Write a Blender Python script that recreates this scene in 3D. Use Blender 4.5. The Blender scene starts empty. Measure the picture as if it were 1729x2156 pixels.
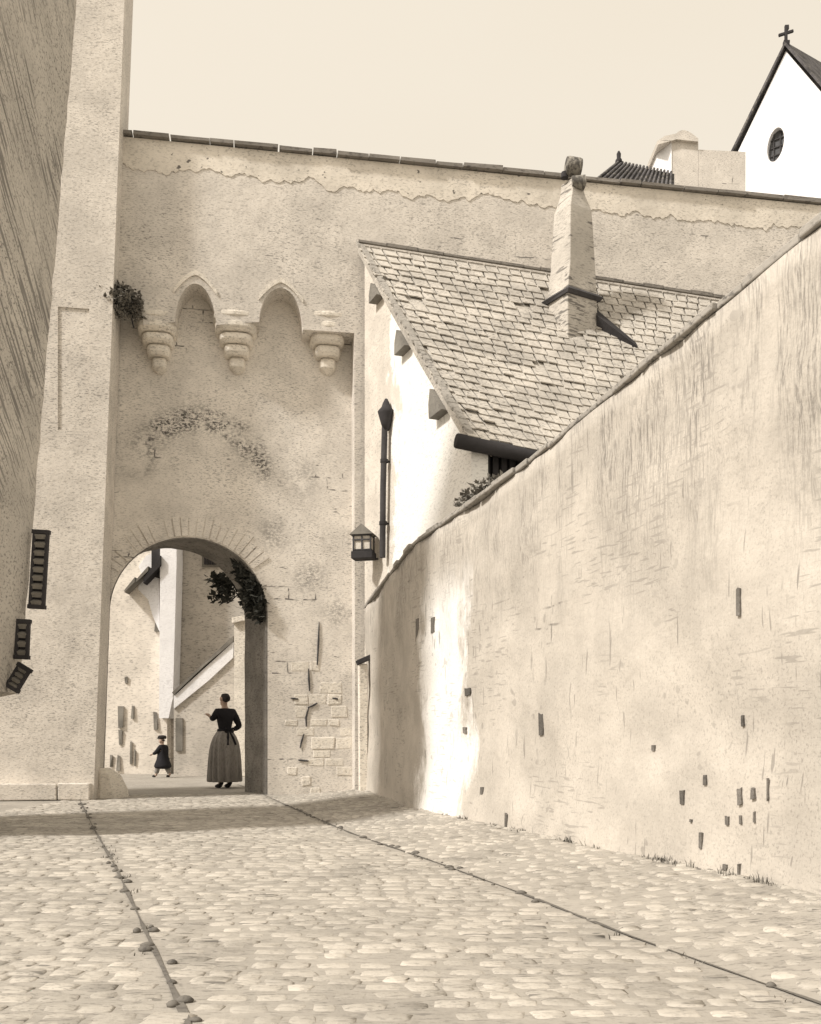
import bpy, bmesh, math, random
from mathutils import Vector, Matrix, noise
from mathutils.geometry import tessellate_polygon
R = random.Random(11)
C = bpy.context.scene.collection
F, HZ, CX, H = 2000.0, 1550.0, 864.5, 0.955      # lens in sheet units, eye height 0.955 m (a seated draughtsman)

def at(px, py, Y):
    return Vector(((px - CX) / F * Y, Y, H - (py - HZ) / F * Y))
def gnd(px, py):
    Y = F * H / (py - HZ)
    return Vector(((px - CX) / F * Y, Y, 0))
GO, GD, GN = Vector((-4.63, 14.7)), Vector((.9868, .1618)), Vector((-.1618, .9868))
def G(px, py, w=0.0):                              # point of the gate front as (u, z), w metres behind it
    a = (px - CX) / F
    Y = (w + GO.dot(GN)) / (a * GN.x + GN.y)
    u = (Vector((a * Y, Y)) - GO).dot(GD)
    return u, H - (py - HZ) / F * Y
def gw(u, z, w=0.0):
    p = GO + GD * u + GN * w
    return Vector((p.x, p.y, z))

# ------------------------------------------------------------------ materials
GRAPH = (.035, .033, .034, 1)
def mat(name, col, gr=.45, gs=(16, 16, 48), lo=.5, hi=.66, dens=.7, tone=.12, joints=None, streak=None,
        bump=.35, bs=9, white=None, ring=None, stroke=None, rough=.95, dark=GRAPH, highlight=None):
    m = bpy.data.materials.new(name); m.use_nodes = True
    n = m.node_tree.nodes; L = m.node_tree.links
    b = n['Principled BSDF']; b.inputs['Roughness'].default_value = rough
    b.inputs['Specular IOR Level'].default_value = .15
    tc = n.new('ShaderNodeTexCoord'); P = tc.outputs['Object']
    def mapping(scale, rot=(0, 0, 0), loc=(0, 0, 0)):
        q = n.new('ShaderNodeMapping'); q.inputs['Scale'].default_value = scale; q.inputs['Rotation'].default_value = rot
        q.inputs['Location'].default_value = loc
        L.new(P, q.inputs['Vector']); return q.outputs[0]
    def nz(vec, scale, detail=3, rg=.6):
        q = n.new('ShaderNodeTexNoise'); q.inputs['Scale'].default_value = scale
        q.inputs['Detail'].default_value = detail; q.inputs['Roughness'].default_value = rg
        L.new(vec, q.inputs['Vector']); return q.outputs['Fac']
    def rng(v, a, c, d0=0., d1=1.):
        q = n.new('ShaderNodeMapRange'); q.interpolation_type = 'SMOOTHSTEP'
        for i, x in zip((1, 2, 3, 4), (a, c, d0, d1)): q.inputs[i].default_value = x
        L.new(v, q.inputs[0]); return q.outputs[0]
    def mth(op, a, c):
        q = n.new('ShaderNodeMath'); q.operation = op; q.use_clamp = True
        for i, x in enumerate((a, c)):
            if isinstance(x, (int, float)): q.inputs[i].default_value = x
            else: L.new(x, q.inputs[i])
        return q.outputs[0]
    def mix(f, a, c):
        q = n.new('ShaderNodeMix'); q.data_type = 'RGBA'
        if isinstance(f, (int, float)): q.inputs[0].default_value = f
        else: L.new(f, q.inputs[0])
        for i, x in ((6, a), (7, c)):
            if isinstance(x, tuple): q.inputs[i].default_value = x
            else: L.new(x, q.inputs[i])
        return q.outputs[2]
    col = (col[0], col[1] * 1.02, min(.9, col[2] * 1.085))
    g = rng(nz(mapping(gs), 1, 3, .7), lo, hi)
    d = rng(nz(mapping((1, 1, 1.3)), .7, 4, .6), .3, .68, 1 - dens, 1)
    base = mix(rng(nz(P, 1.7, 5, .6), .3, .7), tuple(x * (1 - tone) for x in col) + (1,), tuple(min(.9, x * (1 + tone)) for x in col) + (1,))
    sep = n.new('ShaderNodeSeparateXYZ'); L.new(P, sep.inputs[0])
    ax = {'x': 0, 'y': 1, 'z': 2}
    if white:            # limewash with a ragged edge: axis, from, to (ragged by noise), colour
        axis, a, c, wc, amp = white
        q = n.new('ShaderNodeMath'); q.operation = 'MULTIPLY_ADD'
        L.new(nz(mapping((.9, .9, .5)), 2.2, 5, .65), q.inputs[0]); q.inputs[1].default_value = amp
        L.new(sep.outputs[ax[axis]], q.inputs[2])
        base = mix(rng(q.outputs[0], a, c), base, wc + (1,))
    if highlight:            # sun highlight painted as a pale ragged streak: along-axis centre, half width
        axis, mid, half, wc = highlight
        q = n.new('ShaderNodeMath'); q.operation = 'MULTIPLY_ADD'
        L.new(nz(mapping((1, 1, .45)), 2.6, 5, .7), q.inputs[0]); q.inputs[1].default_value = 1.5
        L.new(sep.outputs[ax[axis]], q.inputs[2])
        q2 = n.new('ShaderNodeMath'); q2.operation = 'SUBTRACT'; L.new(q.outputs[0], q2.inputs[0]); q2.inputs[1].default_value = mid + .75
        q3 = n.new('ShaderNodeMath'); q3.operation = 'ABSOLUTE'; L.new(q2.outputs[0], q3.inputs[0])
        zz = rng(sep.outputs[2], 2.9, 2.2, 0, 1)
        base = mix(mth('MULTIPLY', rng(q3.outputs[0], half, half * .55, 0, 1), zz), base, wc + (1,))
    fac = mth('MULTIPLY', mth('MULTIPLY', g, d), gr)
    if joints:           # worn masonry joints showing only in patches
        axis, bw, bh, amt, thr, mort = joints
        cb = n.new('ShaderNodeCombineXYZ'); L.new(sep.outputs[ax[axis]], cb.inputs[0])
        L.new(sep.outputs[1 if axis == 'g' else 2], cb.inputs[1]) if axis != 'ground' else None
        q = n.new('ShaderNodeMix'); q.data_type = 'VECTOR'; q.inputs[0].default_value = .06
        nn = n.new('ShaderNodeTexNoise'); nn.inputs['Scale'].default_value = 3.2; nn.inputs['Detail'].default_value = 3
        L.new(P, nn.inputs['Vector']); L.new(cb.outputs[0], q.inputs[4]); L.new(nn.outputs['Color'], q.inputs[5])
        bt = n.new('ShaderNodeTexBrick'); bt.inputs['Scale'].default_value = 1
        bt.inputs['Brick Width'].default_value = bw; bt.inputs['Row Height'].default_value = bh
        bt.inputs['Mortar Size'].default_value = mort; bt.inputs['Mortar Smooth'].default_value = .3
        bt.squash = 1.3; bt.squash_frequency = 3; bt.offset = .43
        L.new(q.outputs[1], bt.inputs['Vector'])
        jm = rng(nz(mapping((.8, .8, 1.2), loc=(3, 1, 2)), 1.3, 4, .6), thr, thr + .09)
        brk = rng(nz(P, 7, 2, .5), .42, .56)
        fac = mth('MAXIMUM', fac, mth('MULTIPLY', mth('MULTIPLY', mth('MULTIPLY', bt.outputs['Fac'], jm), brk), amt))
    if streak:           # rain streaks running down from the coping
        z0, z1, amt = streak
        s = rng(nz(mapping((3, 3, .5)), 1, 5, .7), .36, .62)
        s2 = rng(nz(mapping((64, 64, 5)), 1, 4, .75), .42, .64)
        up = rng(sep.outputs[2], z0, z1, .1, 1)
        fac = mth('MAXIMUM', fac, mth('MULTIPLY', mth('MULTIPLY', mth('MULTIPLY', s, s2), up), amt))
    for sk_ in ([stroke] if isinstance(stroke, tuple) else stroke or []):           # short scattered scratches and stains
        sc, thr, amt = sk_[:3]
        sv = mapping(sc, loc=(7, 3, 5 + sc[2]))
        if len(sk_) > 4:
            q0 = n.new('ShaderNodeMapping'); q0.inputs['Rotation'].default_value = (sk_[4], 0, 0); L.new(P, q0.inputs['Vector'])
            q1 = n.new('ShaderNodeMapping'); q1.inputs['Scale'].default_value = sc; q1.inputs['Location'].default_value = (7, 3, 5); L.new(q0.outputs[0], q1.inputs['Vector']); sv = q1.outputs[0]
        s = rng(nz(sv, 1, 1.5, .5), thr, thr + .05)
        k = rng(nz(mapping((1, 1, 1), loc=(sc[0], 2, 3)), sk_[3] if len(sk_) > 3 else 1.1, 2, .5), .48, .56)
        fac = mth('MAXIMUM', fac, mth('MULTIPLY', mth('MULTIPLY', s, k), amt))
    for (rc, rr, rw, amt) in (ring or []):        # lichen left along an old walled-up arch
        q = n.new('ShaderNodeVectorMath'); q.operation = 'DISTANCE'; q.inputs[1].default_value = rc; L.new(P, q.inputs[0])
        q2 = n.new('ShaderNodeMath'); q2.operation = 'SUBTRACT'; L.new(q.outputs['Value'], q2.inputs[0]); q2.inputs[1].default_value = rr
        q3 = n.new('ShaderNodeMath'); q3.operation = 'ABSOLUTE'; L.new(q2.outputs[0], q3.inputs[0])
        rm = rng(q3.outputs[0], rw, rw * .2, 0, 1)
        if rr: rm = mth('MULTIPLY', rm, rng(sep.outputs[2], rc[2] - .2, rc[2] + .3))
        tx = rng(nz(mapping((20, 20, 34), rot=(0, .5, 0)), 1, 3, .7), .4, .6)
        bk = rng(nz(P, 2.6, 4, .7), .36, .56)
        fac = mth('MAXIMUM', fac, mth('MULTIPLY', mth('MULTIPLY', rm, tx), mth('MULTIPLY', bk, amt)))
    L.new(mix(fac, base, dark), b.inputs['Base Color'])
    if bump:
        bp = n.new('ShaderNodeBump'); bp.inputs['Strength'].default_value = bump; bp.inputs['Distance'].default_value = .03
        L.new(nz(P, bs, 8, .65), bp.inputs['Height']); L.new(bp.outputs[0], b.inputs['Normal'])
    return m

def flat(name, col, rough=.8, var=.25, sc=20):
    return mat(name, col, gr=.3, gs=(sc, sc, sc), tone=var, bump=.2, bs=sc)

CREAM = (.69, .636, .545)
u_r, z_r = G(420, 1010, .45)
ringc = tuple(gw(u_r, z_r, .45))
M = {}
M['gate'] = mat('lime_plaster', CREAM, gr=.62, gs=(22, 22, 78), dens=.5, joints=('x', .42, .19, .8, .57, .012),
                ring=[(ringc, .98, .36, .9), (tuple(gw(*G(575, 1125, .45), .45)), 0, .42, .5), (tuple(gw(*G(650, 1215, .45), .45)), 0, .42, .55), (tuple(gw(*G(712, 1290, .45), .45)), 0, .40, .5), (tuple(gw(*G(635, 1010, .45), .45)), 0, .5, .4), (tuple(gw(*G(700, 1560, .45), .45)), 0, .5, .35)], stroke=(( 6, 6, 40), .70, .7))
M['upper'] = mat('town_wall_plaster', (.63, .58, .497), gr=.7, gs=(21, 21, 76), dens=.5, joints=('x', .5, .2, .7, .6, .012), stroke=((5, 5, 38), .69, .7))
M['tower'] = mat('tower_render', (.66, .607, .518), gr=.66, gs=(22, 22, 76), dens=.45, stroke=((5, 5, 40), .71, .6))
M['stone'] = mat('pale_stone', (.74, .68, .57), gr=.5, gs=(22, 22, 50), dens=.6, bump=.6, bs=14)
M['passage_shade'] = mat('shade_dark_stone', (.20, .184, .157), gr=.7, gs=(14, 14, 40), dens=.5, tone=.25, bump=.6)  # dark colour puts the passage's shade into the stone
M['band'] = mat('upper_render', (.68, .62, .515), gr=.5, gs=(18, 18, 40), dens=.7, stroke=((12, 12, 14), .68, .8))
M['coping'] = mat('coping_stone', (.22, .20, .17), gr=.7, gs=(10, 10, 30), dens=.7)
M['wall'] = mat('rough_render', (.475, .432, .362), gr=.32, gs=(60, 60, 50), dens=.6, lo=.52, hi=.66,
                streak=(1.5, 3.2, .62), stroke=[((20, 20, 2.2), .70, .5, 1.3), ((5, 5, 46), .60, .30, .8), ((26, 26, 3), .66, .4, .9), ((9, 9, 9), .66, .3, .5)], highlight=('y', 10.3, .8, (.80, .785, .76)),
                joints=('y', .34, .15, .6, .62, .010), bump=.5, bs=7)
M['wcope'] = mat('weathered_coping', (.33, .305, .26), gr=.7, gs=(20, 20, 30), dens=.6)
M['gable'] = mat('whitewashed_gable', (.62, .565, .475), gr=.35, gs=(16, 16, 44), dens=.8, white=('x', .30, .42, (.84, .83, .80), 1.25), stroke=[((14, 14, 2), .7, .2, .9), ((5, 5, 7), .66, .16, 1.4)])
M['tile'] = mat('clay_tile', (.47, .432, .365), gr=.75, gs=(16, 16, 50), dens=.7, tone=.2, bump=.5)
M['white'] = mat('whitewash_and_sunlit_white', (.78, .765, .735), gr=.22, gs=(16, 16, 34), dens=.9, tone=.05, stroke=[((5, 5, 7), .66, .14, 1.2), ((14, 14, 2), .7, .2, .9)])
M['chw'] = mat('chimney_render', (.50, .46, .39), gr=.7, gs=(14, 14, 60), stroke=[((4, 4, 30), .54, .65, 1.6)], dens=.8)
M['grey'] = mat('grey_render', (.52, .477, .405), gr=.6, gs=(11, 11, 34), dens=.5)
M['dark'] = flat('dark_timber', (.045, .042, .041))
M['slate'] = mat('dark_slate', (.085, .08, .078), gr=.6, gs=(7, 7, 7), dens=.6, tone=.4, dark=(.3, .28, .24, 1))
M['house'] = mat('shade_hatched_render', (.50, .458, .385), gr=.7, gs=(26, 26, 40), dens=.5, stroke=[((3, 24, 1.3), .54, .6, .6, -.95), ((3, 44, 3), .58, .5, 1, -.9)])  # diagonal strokes paint the shaded side's hatching into the render
M['iron'] = flat('iron', (.07, .066, .064))
M['ground'] = mat('earth', (.335, .306, .255), gr=.55, gs=(14, 40, 10), dens=.6)
M['cobble'] = mat('cobble', (.415, .379, .315), gr=.5, gs=(24, 60, 24), dens=.6, tone=.12, stroke=[((5, 26, 6), .62, .6, .9), ((9, 40, 9), .68, .6, .6)], bump=.5)
_nt = M['cobble'].node_tree; _b = _nt.nodes['Principled BSDF']; _src = _b.inputs['Base Color'].links[0].from_socket
_at = _nt.nodes.new('ShaderNodeAttribute'); _at.attribute_name = 'tone'; _mx = _nt.nodes.new('ShaderNodeMix'); _mx.data_type = 'RGBA'; _mx.blend_type = 'MULTIPLY'; _mx.inputs[0].default_value = 1
_nt.links.new(_src, _mx.inputs[6]); _nt.links.new(_at.outputs['Color'], _mx.inputs[7]); _nt.links.new(_mx.outputs[2], _b.inputs['Base Color'])
M['gutter'] = mat('gutter_mud', (.15, .137, .115), gr=.6, gs=(30, 30, 30), dens=.5)
M['leaf'] = flat('leaf', (.05, .05, .042), var=.4)
M['leaf2'] = flat('dry_leaf', (.20, .185, .155), var=.45)
M['bodice'] = flat('black_cloth', (.022, .021, .023), sc=60)
M['skirt'] = mat('grey_cloth', (.25, .232, .205), gr=.6, gs=(60, 60, 12), dens=.6)
M['skin'] = flat('skin', (.42, .31, .24), var=.05)
M['hair'] = flat('hair', (.03, .027, .025), sc=60)
M['glass'] = flat('old_glass', (.10, .10, .10), rough=.3)
M['pot'] = mat('sooty_clay', (.26, .24, .2), gr=.9, gs=(14, 9, 9), lo=.4, hi=.6, dens=.5, tone=.3)
M['brick_hole'] = mat('dark_brick_hole', (.17, .155, .132), gr=.5, gs=(60, 60, 60), tone=.4, bump=.6, bs=40)
M['louvre'] = flat('grey_louvre', (.20, .185, .155))

# ------------------------------------------------------------------ mesh helpers
class MB:
    def __init__(s): s.v = []; s.f = []; s.sm = []
    def add(s, vs, fs, sm=False):
        o = len(s.v); s.v += [Vector(v) for v in vs]; s.f += [[o + i for i in f] for f in fs]; s.sm += [sm] * len(fs); return s
    def hexa(s, p, sm=False):     # 8 points: bottom 4, top 4
        return s.add(p, [(3, 2, 1, 0), (4, 5, 6, 7), (0, 1, 5, 4), (1, 2, 6, 5), (2, 3, 7, 6), (3, 0, 4, 7)], sm)
    def box(s, c, sz, rz=0, rot=None, jit=0):
        m = rot or Matrix.Rotation(rz, 3, 'Z'); c = Vector(c); ps = []
        for z in (-.5, .5):
            for x, y in ((-.5, -.5), (.5, -.5), (.5, .5), (-.5, .5)):
                ps.append(c + m @ Vector((x * sz[0] + R.uniform(-jit, jit), y * sz[1] + R.uniform(-jit, jit), z * sz[2] + R.uniform(-jit, jit))))
        return s.hexa(ps)
    def prism(s, loops, vec):     # loops of 3-D points on one plane, pushed along vec
        vec = Vector(vec); pts = [Vector(p) for l in loops for p in l]; N = len(pts)
        tris = tessellate_polygon([[Vector(p) for p in l] for l in loops])
        fs = [tuple(t) for t in tris] + [tuple(N + i for i in reversed(t)) for t in tris]
        o = 0
        for l in loops:
            k = len(l)
            for i in range(k):
                a, b = o + i, o + (i + 1) % k; fs.append((a, b, N + b, N + a))
            o += k
        return s.add(pts + [p + vec for p in pts], fs)
    def tube(s, path, rad, seg=10, caps=True, sm=True):
        path = [Vector(p) for p in path]; n = len(path)
        rad = rad if isinstance(rad, (list, tuple)) else [rad] * n
        vs = []; fs = []
        for i, p in enumerate(path):
            t = (path[min(i + 1, n - 1)] - path[max(i - 1, 0)]).normalized()
            a = t.cross(Vector((0, 0, 1)) if abs(t.z) < .9 else Vector((1, 0, 0))).normalized(); b = t.cross(a)
            vs += [p + (a * math.cos(k * 2 * math.pi / seg) + b * math.sin(k * 2 * math.pi / seg)) * rad[i] for k in range(seg)]
        for i in range(n - 1):
            for k in range(seg):
                fs.append((i * seg + k, i * seg + (k + 1) % seg, (i + 1) * seg + (k + 1) % seg, (i + 1) * seg + k))
        s.add(vs, fs, sm)
        if caps:
            s.add([vs[k] for k in range(seg)], [tuple(range(seg))]); s.add([vs[(n - 1) * seg + k] for k in range(seg)], [tuple(reversed(range(seg)))])
        return s
    def lathe(s, prof, c=(0, 0, 0), seg=24, fx=1, fy=1, wob=None):
        vs = []; fs = []; c = Vector(c)
        for j, (r, z) in enumerate(prof):
            for k in range(seg):
                a = 2 * math.pi * k / seg; rr = r * (1 + (wob(a, z) if wob else 0))
                vs.append(c + Vector((rr * fx * math.cos(a), rr * fy * math.sin(a), z)))
        for j in range(len(prof) - 1):
            for k in range(seg):
                fs.append((j * seg + k, j * seg + (k + 1) % seg, (j + 1) * seg + (k + 1) % seg, (j + 1) * seg + k))
        fs += [tuple(reversed(range(seg))), tuple((len(prof) - 1) * seg + k for k in range(seg))]
        return s.add(vs, fs, True)
    def build(s, name, m, parent=None, fix=True, bevel=0):
        me = bpy.data.meshes.new(name); me.from_pydata([tuple(v) for v in s.v], [], s.f); me.update()
        for p, q in zip(me.polygons, s.sm): p.use_smooth = q
        if fix:
            bm = bmesh.new(); bm.from_mesh(me); bmesh.ops.recalc_face_normals(bm, faces=bm.faces); bm.to_mesh(me); bm.free()
        me.materials.append(m)
        o = bpy.data.objects.new(name, me); C.objects.link(o)
        if parent: o.parent = parent
        if bevel:
            b = o.modifiers.new('bevel', 'BEVEL'); b.width = bevel; b.segments = 2; b.limit_method = 'ANGLE'
        return o
def tag(o, label, cat, group=None):
    o['label'] = label; o['category'] = cat
    if group: o['group'] = group
    return o
def thing(name, label, cat, group=None):
    o = bpy.data.objects.new(name, None); C.objects.link(o); o.empty_display_size = .3
    return tag(o, label, cat, group)
def struct(o, kind='structure'): o['kind'] = kind; return o

# ------------------------------------------------------------------ right-hand wall line
WP = [(-.70, 14.93), (-.36, 13.2), (-.06, 11.7), (.06, 11.15), (.28, 10.5), (.92, 8.65), (1.55, 6.85), (2.16, 5.16), (2.85, 3.2), (3.5, 1.3), (3.9, .1), (4.5, -2.)]
WT = [2.95, 3.05, 3.17, 3.2, 3.22, 3.30, 3.47, 3.66, 3.82, 3.95, 4.0, 4.1]
def wpath(n=150):
    segs = [(Vector(WP[i + 1]) - Vector(WP[i])).length for i in range(len(WP) - 1)]; tot = sum(segs); out = []
    for k in range(n + 1):
        s = tot * k / n; i = 0
        while i < len(segs) - 1 and s > segs[i]: s -= segs[i]; i += 1
        t = min(1, s / segs[i]); p0 = Vector(WP[max(i - 1, 0)]); p1 = Vector(WP[i]); p2 = Vector(WP[i + 1]); p3 = Vector(WP[min(i + 2, len(WP) - 1)])
        p = .5 * (2 * p1 + (p2 - p0) * t + (2 * p0 - 5 * p1 + 4 * p2 - p3) * t * t + (3 * p1 - p0 - 3 * p2 + p3) * t ** 3)
        out.append((p, WT[i] + (WT[i + 1] - WT[i]) * t))
    return out
PATH = wpath()
def wall_x(y):
    for (a, _), (b, _) in zip(PATH, PATH[1:]):
        if b.y <= y <= a.y: return a.x + (b.x - a.x) * (a.y - y) / max(1e-6, a.y - b.y)
    return 9 if y > 14.9 else 4.5

# ------------------------------------------------------------------ ground
gm = MB(); gm.add([(-300, -100, 0), (300, -100, 0), (300, 500, 0), (-300, 500, 0)], [(0, 1, 2, 3)])
struct(gm.build('ground', M['ground']))
LG = [gnd(*p) for p in ((160, 1668), (195, 1740), (245, 1830), (310, 1970), (380, 2120), (455, 2300), (560, 2600))]
RG = [gnd(*p) for p in ((500, 1652), (545, 1668), (590, 1690), (740, 1755), (900, 1810), (1120, 1890), (1320, 1970), (1600, 2070), (1830, 2150), (2200, 2290))]
def line_x(Ln, y):
    for a, b in zip(Ln, Ln[1:]):
        if b.y <= y <= a.y: return a.x + (b.x - a.x) * (a.y - y) / (a.y - b.y)
    return Ln[0].x if y > Ln[0].y else Ln[-1].x
def bank(x, y):                 # the paving climbs a little toward the foot of the right-hand wall
    xr = line_x(RG, y); xw = wall_x(y)
    return .0 if x <= xr or xw <= xr + .01 or y > 14.9 else .13 * min(1, (x - xr) / (xw - xr))
def paving(name, inside, sx, sy, h):
    mb = MB(); y = 2.0; row = 0
    while y < 15.6:
        x = -5.2 + (row % 2) * sx * .5 + R.uniform(-.03, .03)
        while x < 4.6:
            w = sx * R.uniform(.72, 1.25)
            xc, yc = x + w / 2, y + R.uniform(-.2, .2) * sy + .05 * math.sin(x * 1.3 + row)
            if inside(xc, yc) and abs(xc) < yc * .5 + .3 and R.random() > .04 and noise.noise((xc * .8, yc * .8, 5)) < .85:
                hh = h * R.uniform(.25, 1.1); zb = bank(xc, yc) - .012; n = 8; vs = []
                ry = R.uniform(-.12, .12)
                for (k, zz) in ((1.0, 0), (.93, .7), (.74, 1)):
                    for j in range(n):
                        a = 2 * math.pi * (j + .5) / n
                        cx_, cy_ = math.copysign(abs(math.cos(a)) ** .42, math.cos(a)), math.copysign(abs(math.sin(a)) ** .42, math.sin(a))
                        vx, vy = cx_ * w * .47 * k, cy_ * sy * .47 * k
                        vs.append((xc + vx * math.cos(ry) - vy * math.sin(ry) + R.uniform(-.011, .011), yc + vx * math.sin(ry) + vy * math.cos(ry) + R.uniform(-.006, .006), zb + (hh + .012) * zz))
                fs = [tuple(range(2 * n, 3 * n))]
                for r_ in (0, 1):
                    for j in range(n): fs.append((r_ * n + j, r_ * n + (j + 1) % n, (r_ + 1) * n + (j + 1) % n, (r_ + 1) * n + j))
                mb.add(vs, fs, True)
            x += w
        y += sy * R.uniform(.9, 1.1); row += 1
    o = mb.build(name, M['cobble'], fix=False); ca = o.data.color_attributes.new('tone', 'FLOAT_COLOR', 'POINT'); nv = len(o.data.vertices)
    for i in range(0, nv, 24):
        t = R.gauss(1, .075) * (.72 if R.random() < .06 else 1)
        for k in range(i, min(i + 24, nv)): ca.data[k].color = (t, t, t, 1)
    return struct(o)
paving('street', lambda x, y: line_x(LG, y) + .05 < x < line_x(RG, y) - .05 and y < 17, .15, .105, .0055)
paving('left_pavement', lambda x, y: x < line_x(LG, y) - .05 and y < 14.4, .155, .105, .0065)
paving('right_pavement', lambda x, y: line_x(RG, y) + .05 < x < wall_x(y) + .05 and y < 14.9, .14, .11, .010)
bk = MB(); vs = []; fs = []                                     # earth bed of the banked right-hand paving
NB = 60
for i in range(NB + 1):
    y = 1.9 + (14.8 - 1.9) * i / NB; a = line_x(RG, y); b = wall_x(y) + .1
    for k in range(5):
        x = a + (b - a) * k / 4; vs.append((x, y, bank(min(x, wall_x(y)), y) + .004 if k else .002))
for i in range(NB):
    for k in range(4): fs.append((i * 5 + k, i * 5 + k + 1, i * 5 + k + 6, i * 5 + k + 5))
bk.add(vs, fs, True); struct(bk.build('right_verge', M['ground']))
for Ln, nm in ((LG, 'left_gutter'), (RG, 'right_gutter')):      # sunken gutters with a few stones standing in them
    mb = MB(); vs = []; fs = []; n = 120
    for i in range(n + 1):
        y = Ln[0].y + (max(2.2, Ln[-1].y) - Ln[0].y) * (i / n) ** .7; x = line_x(Ln, y); w = .004 + .020 * max(0, noise.noise((y * 2.6, x, 0)) + .25)
        vs += [(x - w, y, .006), (x + w, y, .006)]
    for i in range(n): fs.append((2 * i, 2 * i + 1, 2 * i + 3, 2 * i + 2))
    mb.add(vs, fs)
    for i in range(40):
        y = R.uniform(3, min(13.5, Ln[0].y)); x = line_x(Ln, y) + R.uniform(-.05, .05); r = R.uniform(.012, .026)
        mb.lathe([(r * .9, 0), (r, r * .4), (r * .6, r * .8), (.004, r * .95)], (x, y, 0), 8, R.uniform(.8, 1.6), 1)
    struct(mb.build(nm, M['gutter']))

# ------------------------------------------------------------------ town gate
gate = thing('town_gate', 'high plastered town wall with a round-arched gateway and three stepped corbels above it', 'town gate')
gate.location = (0, 0, 0)
REC = .45
SKEW = Vector((-.50, .82, 0))
ZT = 10.25
def arch(pl, pr, ps, pa, pa_y, w, n=9):      # pointed arch from right springing over the apex to the left one
    ur, zs = G(pr, ps, w); ul, _ = G(pl, ps, w); ua, za = G(pa, pa_y, w); out = []
    for i in range(n + 1):
        t = i / n; a = t * math.pi / 2
        out.append((ur + (ua - ur) * (1 - math.cos(a)) ** .92, zs + (za - zs) * math.sin(a) ** .95 * 1))
    for i in range(1, n + 1):
        t = 1 - i / n; a = t * math.pi / 2
        out.append((ul + (ua - ul) * (1 - math.cos(a)) ** .92, zs + (za - zs) * math.sin(a) ** .95))
    return out
zs_ = G(498, 684)[1]
poly = [(-.6, ZT), (14.5, ZT), (14.5, 0), (G(748, 1600)[0], 0), (G(746, 700)[0], zs_)]
poly += [(G(638, 684)[0], zs_)] + arch(546, 637, 684, 592, 606, 0)
poly += arch(369, 455, 684, 412, 597, 0)
poly += [(p[0], p[1]) for p in arch(205, 302, 684, 250, 598, 0)]
poly += [(-.6, zs_)]
top = MB(); top.prism([[gw(u, z) for u, z in poly]], GN.to_3d() * (REC + .02)); top.build('wall', M['upper'], gate)
ul, ur = G(229, 1300, REC)[0], G(564, 1300, REC)[0]; uc = (ul + ur) / 2; ra = (ur - ul) / 2
zc = G(395, 1131, REC)[1]; zsp = zc - ra
ue = G(762, 1600, REC)[0]
poly = [(-.9, 0), (-.9, 10.0), (ue, 10.0), (ue, 0), (ur, 0)]
for i in range(33):
    a = math.pi * i / 32; poly.append((uc + ra * math.cos(a), zsp + ra * math.sin(a)))
poly.append((ul - .10, 0))
low = MB(); low.prism([[gw(u, z, REC) for u, z in poly]], SKEW); low.build('gate_wall', M['gate'], gate)
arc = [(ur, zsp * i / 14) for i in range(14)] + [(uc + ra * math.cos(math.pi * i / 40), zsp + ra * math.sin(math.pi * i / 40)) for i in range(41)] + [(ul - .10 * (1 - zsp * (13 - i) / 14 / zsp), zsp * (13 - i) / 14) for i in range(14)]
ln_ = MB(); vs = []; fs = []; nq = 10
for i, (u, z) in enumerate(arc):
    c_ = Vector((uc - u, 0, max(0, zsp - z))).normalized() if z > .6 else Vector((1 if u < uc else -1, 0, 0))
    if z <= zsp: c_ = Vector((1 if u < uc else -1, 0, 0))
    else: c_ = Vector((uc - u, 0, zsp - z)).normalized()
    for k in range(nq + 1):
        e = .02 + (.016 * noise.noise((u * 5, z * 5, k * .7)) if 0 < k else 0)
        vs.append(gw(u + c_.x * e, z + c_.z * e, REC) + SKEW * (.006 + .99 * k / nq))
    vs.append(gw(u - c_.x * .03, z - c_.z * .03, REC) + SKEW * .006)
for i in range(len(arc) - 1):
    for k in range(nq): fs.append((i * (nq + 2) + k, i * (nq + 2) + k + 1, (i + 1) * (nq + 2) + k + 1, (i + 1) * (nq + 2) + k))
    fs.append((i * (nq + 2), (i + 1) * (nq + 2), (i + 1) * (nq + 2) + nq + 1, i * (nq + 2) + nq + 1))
ln_.add(vs, fs); ln_.build('shade_lining', M['passage_shade'], gate)  # added strip that carries the painted shade of the passage
# coping slabs along the wall head
cp = MB(); u = -.6
while u < 14.4:
    w = R.uniform(.35, .8); h = R.uniform(.045, .075)
    cp.box(gw(u + w / 2, ZT + h / 2 + .004 + R.uniform(-.0, .012), .22 + R.uniform(-.015, .015)), (w - R.uniform(.008, .03), .60, h), math.atan2(GD.y, GD.x), jit=.006); u += w
cp.build('coping', M['coping'], gate)
# surviving strip of newer render under the coping, with a ragged lower edge
loop = [(-.3, ZT - .004)]; n = 520; low_e = []
for i in range(n + 1):
    u = -.3 + 14.6 * i / n
    d = .46 + .16 * noise.noise((u * .9, 3, 0)) + .12 * noise.noise((u * 3.1, 9, 0)) + .07 * noise.noise((u * 8, 1, 0)) + .04 * noise.noise((u * 19, 5, 0))
    low_e.append((u, ZT - max(.18, d)))
bd = MB(); bd.prism([[gw(u, z, -.011) for u, z in [(-.3, ZT - .004), (14.3, ZT - .004)] + low_e[::-1]]], GN.to_3d() * .009); bd.build('render_band', M['band'], gate)
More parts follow.
